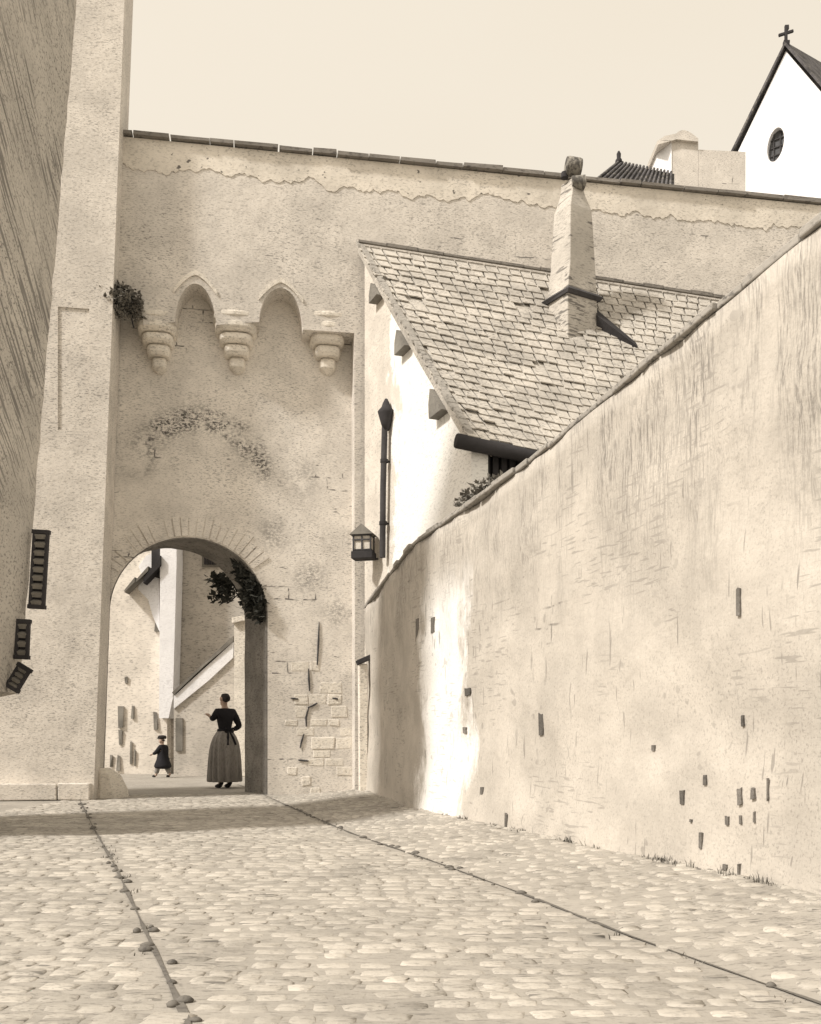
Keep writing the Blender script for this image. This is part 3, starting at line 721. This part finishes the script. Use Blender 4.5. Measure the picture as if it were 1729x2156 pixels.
# ------------------------------------------------------------------ beyond the gate
def slab(name, m, parent, pts, Y, th, bevel=0):               # upright slab: outline on the plane y = Y, th thick
    mb = MB(); mb.prism([[at(x, y, Y) for x, y in pts]], (0, th, 0)); return mb.build(name, m, parent, bevel=bevel)
def base_y(Y): return HZ + F * H / Y
fh = thing('far_house', 'cream plastered house seen through the left half of the gateway, with slit windows', 'house')
Y = 24.; slab('wall', mat('far_house_render', (.72, .66, .56), gr=.5, gs=(9, 9, 26), dens=.6), fh, [(40, base_y(Y)), (352, base_y(Y)), (352, 800), (40, 800)], Y, 3)
for (x, y0, y1, w) in ((255, 1488, 1532, 11), (281, 1486, 1512, 5), (267, 1425, 1440, 6), (328, 1500, 1535, 8), (255, 1538, 1568, 8), (276, 1562, 1610, 5), (250, 1590, 1622, 6), (236, 1590, 1615, 5), (285, 1580, 1612, 3), (331, 1312, 1330, 8)):
    a, b = at(x - w / 2, y0, Y), at(x + w / 2, y1, Y); mb = MB(); mb.box(((a.x + b.x) / 2, Y - .01, (a.z + b.z) / 2), (b.x - a.x, .06, a.z - b.z), jit=.02); mb.build('slit_window', M['louvre'], fh)
slab('sunlit_patch', M['white'], fh, [(292, 1192), (308, 1170), (334, 1160), (336, 1330), (322, 1298), (312, 1262), (290, 1240), (300, 1215)], Y - .05, .07)  # sunlit part of the wall, painted as a white wedge
for x0, y0, x1, y1, m in ((262, 1247, 284, 1225, 'louvre'), (286, 1226, 312, 1202, 'louvre'), (302, 1228, 338, 1190, 'dark')):
    mb = MB(); a, b = at(x0, y0, Y - .4), at(x1, y1, Y - .4); d = b - a; up = Vector((0, 0, .12 if m == 'dark' else .06))
    mb.hexa([a, b, b + Vector((0, .5, 0)), a + Vector((0, .5, 0)), a + up, b + up * 2, b + up * 2 + Vector((0, .5, 0)), a + up + Vector((0, .5, 0))]); mb.build('eave_bracket', M[m], fh)
slab('shutter', M['dark'], fh, [(319, 1150), (337, 1150), (337, 1218), (319, 1212)], Y - .15, .08)
bh = thing('back_house', 'grey-toned house closing the view through the gate, with a corner strip painted sunlit white', 'house')
Y = 24.4; slab('wall', M['grey'], bh, [(352.5, base_y(Y)), (640, base_y(Y)), (640, 800), (352.5, 800)], Y, 3)
slab('sunlit_strip', M['white'], bh, [(335, 1512), (355, 1512), (364, 1470), (369, 1300), (372, 1180), (371, 1000), (338, 1000), (337, 1250)], 23.7, .65)  # sunlight on the house corner, put in as white colour
for (x0, y0, x1, y1) in ((431, 1120, 458, 1190),):
    a, b = at(x0, y0, Y), at(x1, y1, Y); c = (a + b) / 2; fr = MB()
    fr.box((c.x, Y - .03, c.z), (b.x - a.x + .1, .1, a.z - b.z + .1)); wn = fr.build('window', M['louvre'], bh)
    sl = MB()
    for k in range(5): sl.box((a.x + (k + .5) / 5 * (b.x - a.x), Y - .10, c.z), ((b.x - a.x) / 5 * .7, .05, a.z - b.z)); 
    sl.build('slat', M['dark'], wn)
mb = MB(); a, b = at(366, 1512, Y), at(386, base_y(Y), Y); mb.box(((a.x + b.x) / 2, 22.72, (a.z + .0) / 2), (.2, .06, a.z)); 
stp = thing('outside_stair', 'outside stair with a sloping white-topped parapet behind the two figures', 'staircase')
Y = 22.8
slab('parapet', M['grey'], stp, [(366, base_y(Y)), (528, base_y(Y)), (528, 1375), (491, 1375), (366, 1490)], Y, .35)
slab('white_coping', M['white'], stp, [(366, 1492), (366, 1466), (491, 1352), (491, 1384), (440, 1432)], Y - .06, .45)  # white band along the sloping top of the parapet
slab('stringer', M['louvre'], stp, [(362, 1458), (491, 1339), (491, 1351), (430, 1402), (366, 1463)], Y - .1, .4)
mb = MB(); a = at(378, 1512, Y); mb.box((a.x, Y - .01, a.z / 2 + .3), (.17, .06, a.z - .6)); mb.build('door_recess', M['louvre'], stp)
pr_ = thing('gate_pier', 'pale square pier at the right of the view through the gate, behind the woman', 'pier')
slab('shaft', M['stone'], pr_, [(493, base_y(22.3)), (532, base_y(22.3)), (532, 1300), (493, 1310)], 22.3, .4, .02)
slab('cap', M['stone'], pr_, [(488, 1312), (536, 1302), (536, 1292), (488, 1300)], 22.2, .6, .02)

# ------------------------------------------------------------------ roofs and church behind the wall
ch = thing('church', 'white church gable with an oval window and a cross on its peak', 'church')
Yc = 30.; ap = at(1655, 108, Yc); gx = Vector((.78, -.63, 0)).normalized(); gb = Vector((.63, .78, 0)).normalized()
hw = 3.6; zE = ap.z - 5.9
base = Vector((ap.x, ap.y, 0))
out = [base - gx * (hw * .66), base + gx * hw, base + gx * hw + Vector((0, 0, zE)), base + Vector((0, 0, ap.z)), base - gx * (hw * .97) + Vector((0, 0, zE)), base - gx * (hw * .66) + Vector((0, 0, zE - .05))]
oc = at(1628, 296, Yc); ou = (oc - ap).dot(gx) * 1.02
oval = [base + gx * (ou + .26 * math.cos(a) + .05 * math.sin(a)) + Vector((0, 0, oc.z + .52 * math.sin(a))) for a in [2 * math.pi * k / 24 for k in range(24)]]
mb = MB(); mb.prism([out, oval], gb * .5); mb.build('gable', M['white'], ch)
mb = MB(); mb.prism([oval], gb * .04)
for v in mb.v: v += gb * .18
wn = mb.build('window', M['glass'], ch)
mb = MB()
for k in (-.1, .1): mb.box(base + gx * (ou + k) + gb * .15 + Vector((0, 0, oc.z)), (.03, .03, .95), math.atan2(gx.y, gx.x))
for k in (-.25, 0, .25): mb.box(base + gx * ou + gb * .15 + Vector((0, 0, oc.z + k)), (.46, .03, .03), math.atan2(gx.y, gx.x))
mb.build('glazing_bar', M['iron'], wn)
mb = MB(); rl = 12
for s in (-1, 1):
    a = base + Vector((0, 0, ap.z + .12)) - gb * .12; e = base + gx * hw * (1.03 if s > 0 else -1.03) + Vector((0, 0, zE - .02)) - gb * .12; th = Vector((0, 0, .13))
    up_ = gb * 6 + Vector((0, 0, 2.3)); mb.hexa([a, e, e + up_, a + up_] + [x + th for x in (a, e, e + up_, a + up_)])
mb.build('roof', M['slate'], ch)
mb = MB(); mb.hexa([base - gx * hw * .66 + gb * .5, base + gx * hw + gb * .5, base + gx * hw + gb * rl, base - gx * hw * .66 + gb * rl] + [p + Vector((0, 0, zE - .3)) for p in (base - gx * hw * .66 + gb * .5, base + gx * hw + gb * .5, base + gx * hw + gb * rl, base - gx * hw * .66 + gb * rl)]); mb.build('nave', M['white'], ch)
mb = MB(); zt_ = ap.z + .15; rzc = -.15
mb.box(base + Vector((0, 0, zt_ + .28)), (.09, .09, .62), jit=.01); mb.box(base + Vector((0, 0, zt_ + .06)), (.16, .14, .2), jit=.02); mb.box(base + Vector((-.0, 0, zt_ + .42)), (.46, .07, .085), rot=Matrix.Rotation(rzc, 3, 'Z') @ Matrix.Rotation(-.22, 3, 'Y')); mb.box(base + Vector((.02, 0, zt_ + .6)), (.13, .09, .15), jit=.015); mb.build('cross', M['dark'], ch, bevel=.015)

ob = thing('outbuilding', 'low grey block with a capped stack, its left side painted sunlit white, left of the church', 'building')
Y = 25.; gzz = lambda py: H - (py - HZ) / F * Y
def obox(name, m, x0, x1, y0, par, d=1.2, skew=0, yb=None):
    a, b = at(x0, y0, Y), at(x1, y0, Y); z0 = 0 if yb is None else gzz(yb); mb = MB()
    q = [Vector((a.x, Y, z0)), Vector((b.x, Y, z0)), Vector((b.x + .3, Y + d, z0)), Vector((a.x - .0, Y + d, z0))]
    t = [a.z, b.z + skew, b.z + skew, a.z]
    mb.hexa(q + [Vector((v.x, v.y, z)) for v, z in zip(q, t)]); return mb.build(name, m, par)
obox('block', M['upper'], 1471, 1570, 315, ob, 2.0, -.06)
stk = obox('stack', M['upper'], 1414, 1470.5, 292, ob, 1.2)
mb = MB(); a = at(1390, 300, Y - .0); b = at(1413.8, 300, Y)
mb.hexa([Vector((a.x, Y + .35, 0)), Vector((b.x, Y - .02, 0)), Vector((b.x, Y + 1.2, 0)), Vector((a.x, Y + 1.2, 0)), Vector((a.x, Y + .35, a.z)), Vector((b.x, Y - .02, a.z + .1)), Vector((b.x, Y + 1.2, a.z + .1)), Vector((a.x, Y + 1.2, a.z))]); mb.build('lit_side', M['white'], ob)  # left face of the stack painted white as its sunlit side
mb = MB(); n = 10; prof = [at(1384, 297, Y - .1), at(1400, 286, Y - .1), at(1424, 281, Y - .1)]
top_ = [at(1424 + 46 * k / 8, 281 - 11 * math.sin(math.pi * (k / 8) ** .8) + 10 * k / 8, Y - .1) for k in range(1, 9)]
pts = prof + top_ + [at(1470, 298, Y - .1), at(1425, 293, Y - .1), at(1386, 304, Y - .1)]
mb.prism([pts], (0, 1.5, 0)); mb.build('cap', M['upper'], stk)
dr = thing('slate_roofed_house', 'dark slate roof with a small finial poking above the town wall', 'house')
Y = 22.
r0, r1 = at(1303, 343, Y + 1.5), at(1420, 366, Y + 2.2); e0, e1 = at(1252, 384, Y), at(1420, 420, Y + .4)
e0d, e1d = e0.copy(), e1.copy()
bkp = Vector((0, 3.2, 0)); th = Vector((0, 0, -.1)); mb = MB()
e0b, e1b = e0 + bkp, e1 + bkp
mb.add([r0, r1, e1, e0, e1b, e0b] + [p + th for p in (r0, r1, e1, e0, e1b, e0b)], [(0, 3, 2, 1), (0, 1, 4, 5), (6, 7, 8, 9), (6, 11, 10, 7), (0, 6, 9, 3), (0, 5, 11, 6), (1, 2, 8, 7), (1, 7, 10, 4), (3, 9, 8, 2), (5, 4, 10, 11)])
for k in range(16):
    t = k / 16; a = r0.lerp(r1, t) + Vector((0, -.02, .02)); b = e0.lerp(e1, t) + Vector((0, -.02, .02)); mb.tube([a, b], .035, 5)
mb.build('roof', M['slate'], dr)
mb = MB(); mb.lathe([(.10, 0), (.08, .10), (.05, .14), (.055, .25), (.02, .32)], r0 + Vector((0, 0, -.03)), 10); mb.build('finial', M['dark'], dr)
mb = MB(); mb.hexa([Vector((p.x, p.y, 0)) for p in (e0 + Vector((.3, .3, 0)), e1 + Vector((-.1, .3, 0)), e1b - Vector((.1, .3, 0)), e0b + Vector((.3, -.3, 0)))] + [Vector((p.x, p.y, p.z - .25)) for p in (e0 + Vector((.3, .3, 0)), e1 + Vector((-.1, .3, 0)), e1b - Vector((.1, .3, 0)), e0b + Vector((.3, -.3, 0)))]); mb.build('wall', M['grey'], dr)

# ------------------------------------------------------------------ people
def skin(name, chains, m, parent=None, mtx=None, sub=2):
    """one continuous surface grown over joined bone chains; each chain = [(x,y,z,r),...]; points that coincide are joined"""
    vs = []; rad = []; es = []; idx = {}
    for ch_ in chains:
        prev = None
        for p in ch_:
            k = tuple(round(c, 4) for c in p[:3])
            if k not in idx: idx[k] = len(vs); vs.append(k); rad.append(p[3])
            i = idx[k]
            if prev is not None and (prev, i) not in es and prev != i: es.append((prev, i))
            prev = i
    me = bpy.data.meshes.new(name); me.from_pydata(vs, es, []); o = bpy.data.objects.new(name, me); C.objects.link(o)
    md = o.modifiers.new('skin', 'SKIN'); md.use_smooth_shade = True
    for i, r_ in enumerate(rad):
        sv = me.skin_vertices[0].data[i]; sv.radius = (r_ if isinstance(r_, tuple) else (r_, r_)); sv.use_root = (i == 0)
    s = o.modifiers.new('sub', 'SUBSURF'); s.levels = s.render_levels = sub
    dg = bpy.context.evaluated_depsgraph_get(); ev = o.evaluated_get(dg); nm = bpy.data.meshes.new_from_object(ev)
    bpy.data.objects.remove(o); nm.name = name
    if mtx: nm.transform(mtx)
    nm.materials.clear(); nm.materials.append(m)
    for p in nm.polygons: p.use_smooth = True
    o = bpy.data.objects.new(name, nm); C.objects.link(o)
    if parent: o.parent = parent
    return o
def hand(c, d, side, up, sc=1.0):      # palm point and five bent fingers leaving it
    c, d, up = Vector(c), Vector(d).normalized(), Vector(up).normalized(); sd = d.cross(up).normalized() * side
    out = []
    for k, (o, l) in enumerate(((-.030, .062), (-.010, .074), (.010, .070), (.029, .054))):
        b = c + sd * o * sc + d * .045 * sc; k1 = b + d * l * .5 * sc - up * .006; k2 = k1 + (d * .75 - up * .6) * l * .55 * sc
        out.append([(*c, .024 * sc), (*b, .010 * sc), (*k1, .009 * sc), (*k2, .007 * sc)])
    t0 = c - sd * .032 * sc + d * .005 * sc; t1 = t0 - sd * .022 * sc + d * .03 * sc; t2 = t1 + d * .025 * sc - up * .008
    out.append([(*c, .024 * sc), (*t0, .012 * sc), (*t1, .010 * sc), (*t2, .008 * sc)])
    return out
def person(loc, rz, label, parts):
    m = Matrix.Translation(loc) @ Matrix.Rotation(rz, 4, 'Z')
    return m
def face(mb, c, r_, fwd):               # nose, eye hollows, ears and mouth on a head of radius r_, looking along +y
    pass

# woman: local +y is where she looks
wl = gnd(474, 1659); wm = Matrix.Translation(wl) @ Matrix.Rotation(math.radians(40), 4, 'Z')
wmi = wm.to_3x3().inverted()
lhand = wmi @ Vector((-.29, .02, 0)) + Vector((0, 0, 1.33)); lelb = wmi @ Vector((-.21, -.04, 0)) + Vector((0, 0, 1.20)); lsho = Vector((-.165, .0, 1.40))
lelb2 = (lsho + lhand) / 2 + Vector((0, .02, -.10))
rsho = Vector((.165, 0, 1.40)); relb = Vector((.27, -.06, 1.14)); rhand = Vector((.17, .07, 1.05))
body = [[(0, 0, .95, (.15, .11)), (0, 0, 1.06, (.115, .09)), (0, .005, 1.22, (.14, .10)), (0, 0, 1.37, (.13, .085)), (0, .005, 1.45, (.055, .055)), (0, .02, 1.52, (.048, .048)), (0, .035, 1.575, (.062, .075)), (0, .03, 1.65, (.080, .092)), (0, .022, 1.705, (.06, .07))],
        [(0, .035, 1.575, (.062, .075)), (0, .118, 1.545, (.028, .024))], [(0, .03, 1.65, (.080, .092)), (0, .128, 1.615, (.014, .014))],
        [(0, .03, 1.65, (.080, .092)), (-.088, .02, 1.62, (.014, .02))], [(0, .03, 1.65, (.080, .092)), (.088, .02, 1.62, (.014, .02))],
        [(0, 0, 1.37, (.13, .085)), (*lsho, .055), (*lelb2, .042), (*(lelb2.lerp(lhand, .8)), .028), (*lhand, .024)],
        [(0, 0, 1.37, (.13, .085)), (*rsho, .055), (*relb, .042), (*(relb.lerp(rhand, .8)), .028), (*rhand, .024)],
        [(0, 0, .95, (.15, .11)), (-.09, 0, .86, .085), (-.09, .02, .48, .058), (-.085, .0, .10, .036), (-.085, .09, .035, .034)],
        [(0, 0, .95, (.15, .11)), (.09, 0, .86, .085), (.09, .02, .48, .058), (.095, -.0, .10, .036), (.10, .09, .035, .034)]]
body += hand(lhand, lhand - lelb2, 1, (0, 0, 1)) + hand(rhand, rhand - relb, -1, (0, 0, 1))
wo = thing('person', 'woman in dark bodice and long grey skirt, standing in the gateway, one arm out', 'person')
skin('body', body, M['skin'], wo, wm)
skin('bodice', [[(0, 0, 1.02, (.125, .10)), (0, 0, 1.10, (.13, .105)), (0, .008, 1.24, (.165, .125)), (0, .002, 1.36, (.155, .105)), (0, .004, 1.435, (.075, .07))],
                [(0, .002, 1.36, (.155, .105)), (lsho.x, lsho.y, lsho.z, .078), (*lelb2, .064), (*lelb2.lerp(lhand, .72), .044)],
                [(0, .002, 1.36, (.155, .105)), (rsho.x, rsho.y, rsho.z, .078), (*relb, .064), (*relb.lerp(rhand, .72), .044)]], M['bodice'], wo, wm)
mb = MB(); prof = [(.275, .115), (.288, .14), (.285, .3), (.28, .5), (.27, .68), (.25, .82), (.215, .93), (.165, 1.02), (.128, 1.065)]
mb.lathe(prof, (0, 0, 0), 128, 1.0, .93, lambda a, z: (.17 * math.sin(a * 13 + 1.4 * math.sin(a * 2) + .5 * z) + .03 * math.sin(a * 5 + 1)) * max(0, 1.05 - z) ** .7)
sk = mb.build('skirt', M['skirt'], wo); sk.data.transform(wm)
mb = MB(); mb.lathe([(.134, 1.03), (.142, 1.045), (.14, 1.08), (.128, 1.09)], (0, 0, 0), 28, 1.05, .92)
for s in (-1, 1):
    mb.tube([(0, -.12, 1.06), (s * .07, -.17, 1.10), (s * .12, -.19, 1.08), (s * .07, -.17, 1.03), (0, -.12, 1.05)], [.012, .02, .022, .02, .012], 8)
    mb.tube([(s * .01, -.13, 1.05), (s * .05, -.20, .93), (s * .08, -.255, .80)], [.014, .024, .02], 8)
ap_ = mb.build('apron_string', M['bodice'], wo); ap_.data.transform(wm)
skin('hair', [[(0, -.012, 1.565, (.075, .06)), (0, -.008, 1.655, (.108, .11)), (0, .008, 1.725, (.085, .095)), (0, .01, 1.745, (.05, .06))], [(0, -.008, 1.655, (.108, .11)), (0, -.10, 1.645, (.06, .06)), (0, -.14, 1.64, (.04, .04))]], M['hair'], wo, wm)
for s in (-1, 1):
    skin('shoe', [[(s * .09, -.03, .045, .042), (s * .092, .05, .042, .045), (s * .096, .14, .032, .034), (s * .098, .185, .028, .022)], [(s * .09, -.03, .045, .042), (s * .09, -.03, .13, .042)]], M['hair'], wo, wm)
mb = MB()
for s in (-1, 1): mb.lathe([(.004, -.011), (.010, -.004), (.010, .004), (.004, .011)], (s * .033, .113, 1.645), 8)
mb.tube([(-.024, .124, 1.572), (0, .131, 1.570), (.024, .124, 1.572)], .006, 6)
e = mb.build('facial_feature', M['hair'], wo); e.data.transform(wm)

# child: walking to the left
cl = gnd(343, 1637); S = .98 / 1.05; cm = Matrix.Translation(cl) @ Matrix.Rotation(math.radians(72), 4, 'Z') @ Matrix.Scale(S, 4)
ci = (Matrix.Rotation(math.radians(72), 3, 'Z')).inverted()
la = Vector((-.11, .0, .76)); le = Vector((-.14, .10, .62)); lh_ = Vector((-.08, .25, .575))
ra2 = Vector((.11, .0, .76)); re = Vector((.15, .03, .61)); rh = Vector((.10, .16, .545))
hip = (0, -.01, .50, (.10, .085))
body = [[hip, (0, 0, .62, (.095, .08)), (0, .01, .74, (.09, .07)), (0, .015, .81, (.036, .036)), (0, .03, .86, (.05, .058)), (0, .03, .93, (.072, .08)), (0, .022, .985, (.055, .062))],
        [(0, .03, .93, (.072, .08)), (0, .112, .905, (.012, .012))], [(0, .03, .93, (.072, .08)), (-.078, .02, .91, (.012, .016))], [(0, .03, .93, (.072, .08)), (.078, .02, .91, (.012, .016))],
        [(0, .01, .74, (.09, .07)), (*la, .04), (*le, .032), (*lh_, .021)], [(0, .01, .74, (.09, .07)), (*ra2, .04), (*re, .032), (*rh, .021)],
        [hip, (-.06, 0, .43, .06), (-.065, .10, .26, .042), (-.065, .14, .07, .028), (-.065, .20, .03, .026)],
        [hip, (.06, -.01, .43, .06), (.065, -.04, .25, .042), (.065, -.17, .08, .028), (.065, -.12, .03, .026)]]
body += hand(lh_, lh_ - le, 1, (0, 0, 1), .72) + hand(rh, rh - re, -1, (0, 0, 1), .72)
co = thing('person', 'small child in a dark jacket and cap walking left beyond the gateway', 'person')
skin('body', body, M['skin'], co, cm)
skin('jacket', [[(0, .0, .20, (.25, .27)), (0, -.0, .33, (.215, .22)), (0, -.005, .47, (.165, .15)), (0, 0, .60, (.15, .13)), (0, .008, .73, (.142, .12)), (0, .01, .80, (.075, .07))], [(0, .008, .73, (.142, .12)), (*la, .066), (*le, .054), (*le.lerp(lh_, .75), .036)], [(0, .008, .73, (.142, .12)), (*ra2, .066), (*re, .054), (*re.lerp(rh, .75), .036)]], M['bodice'], co, cm)
skin('trousers', [[(0, -.01, .49, (.115, .10)), (-.06, .01, .42, .08), (-.066, .10, .26, .068), (-.066, .145, .09, .060)], [(0, -.01, .49, (.115, .10)), (.06, -.02, .42, .08), (.066, -.06, .25, .068), (.066, -.17, .10, .060)]], M['skirt'], co, cm)
mb = MB(); mb.lathe([(.082, .955), (.10, .975), (.102, 1.01), (.075, 1.04), (.02, 1.05)], (0, .02, 0), 20, 1, 1.1); mb.lathe([(.05, .955), (.055, .965), (.03, .97)], (0, .115, 0), 14, 1.3, .9); cp_ = mb.build('cap', M['hair'], co); cp_.data.transform(cm)
skin('hair', [[(0, .008, .90, (.066, .062)), (0, .0, .95, (.078, .078))]], M['hair'], co, cm)
for s, y in ((-1, .15), (1, -.165)):
    skin('shoe', [[(s * .066, y, .045, .034), (s * .067, y + .06, .035, .034), (s * .068, y + .115, .028, .022)]], M['hair'], co, cm)
mb = MB()
for s in (-1, 1): mb.lathe([(.003, -.009), (.009, -.003), (.009, .003), (.003, .009)], (s * .028, .103, .935), 8)
mb.tube([(-.018, .108, .872), (0, .112, .87), (.018, .108, .872)], .005, 6)
e = mb.build('facial_feature', M['hair'], co); e.data.transform(cm)

# ------------------------------------------------------------------ light, sky, camera
SUN = Vector((-.62, -.355, .70)).normalized()
sd = bpy.data.lights.new('sun', 'SUN'); sd.energy = 4.0; sd.angle = math.radians(5); sd.color = (1, .955, .89)
so = bpy.data.objects.new('sun', sd); C.objects.link(so); so.rotation_euler = SUN.to_track_quat('Z', 'Y').to_euler(); so.location = (-20, -16, 30)
w = bpy.data.worlds.new('World'); bpy.context.scene.world = w; w.use_nodes = True
nt = w.node_tree; N = nt.nodes; Lk = nt.links
bg = N['Background']; out_ = N['World Output']
sky = N.new('ShaderNodeTexSky'); sky.sky_type = 'NISHITA'; sky.sun_disc = False
sky.sun_elevation = math.asin(SUN.z); sky.sun_rotation = math.atan2(SUN.x, SUN.y); sky.dust_density = 6; sky.air_density = .6; sky.ozone_density = 0
Lk.new(sky.outputs[0], bg.inputs['Color']); bg.inputs['Strength'].default_value = .05
bg2 = N.new('ShaderNodeBackground'); bg2.inputs['Strength'].default_value = .865
tc = N.new('ShaderNodeTexCoord'); mp = N.new('ShaderNodeMapping'); mp.inputs['Scale'].default_value = (1, 1, 2.2); Lk.new(tc.outputs['Generated'], mp.inputs['Vector'])
cn = N.new('ShaderNodeTexNoise'); cn.inputs['Scale'].default_value = 2.2; cn.inputs['Detail'].default_value = 6; Lk.new(mp.outputs[0], cn.inputs['Vector'])
cr_ = N.new('ShaderNodeValToRGB'); cr_.color_ramp.elements[0].position = .35; cr_.color_ramp.elements[1].position = .7
cr_.color_ramp.elements[0].color = (.985, .865, .67, 1); cr_.color_ramp.elements[1].color = (1, .885, .695, 1)
Lk.new(cn.outputs['Fac'], cr_.inputs[0]); Lk.new(cr_.outputs[0], bg2.inputs['Color'])
ad = N.new('ShaderNodeAddShader'); Lk.new(bg.outputs[0], ad.inputs[0]); Lk.new(bg2.outputs[0], ad.inputs[1]); Lk.new(ad.outputs[0], out_.inputs['Surface'])

cam = bpy.data.cameras.new('camera'); co_ = bpy.data.objects.new('camera', cam); C.objects.link(co_)
co_.location = (0, 0, H); co_.rotation_euler = (math.radians(90), 0, 0)
cam.sensor_fit = 'VERTICAL'; cam.sensor_height = 36; cam.sensor_width = 36; cam.lens = F / 2156 * 36
cam.shift_y = (HZ - 1078) / 2156; cam.clip_end = 2000; cam.clip_start = .05
sc = bpy.context.scene; sc.camera = co_
sc.view_settings.view_transform = 'Standard'; sc.view_settings.look = 'None'; sc.view_settings.exposure = 0; sc.view_settings.gamma = 1
sc.render.resolution_x, sc.render.resolution_y = 821, 1024
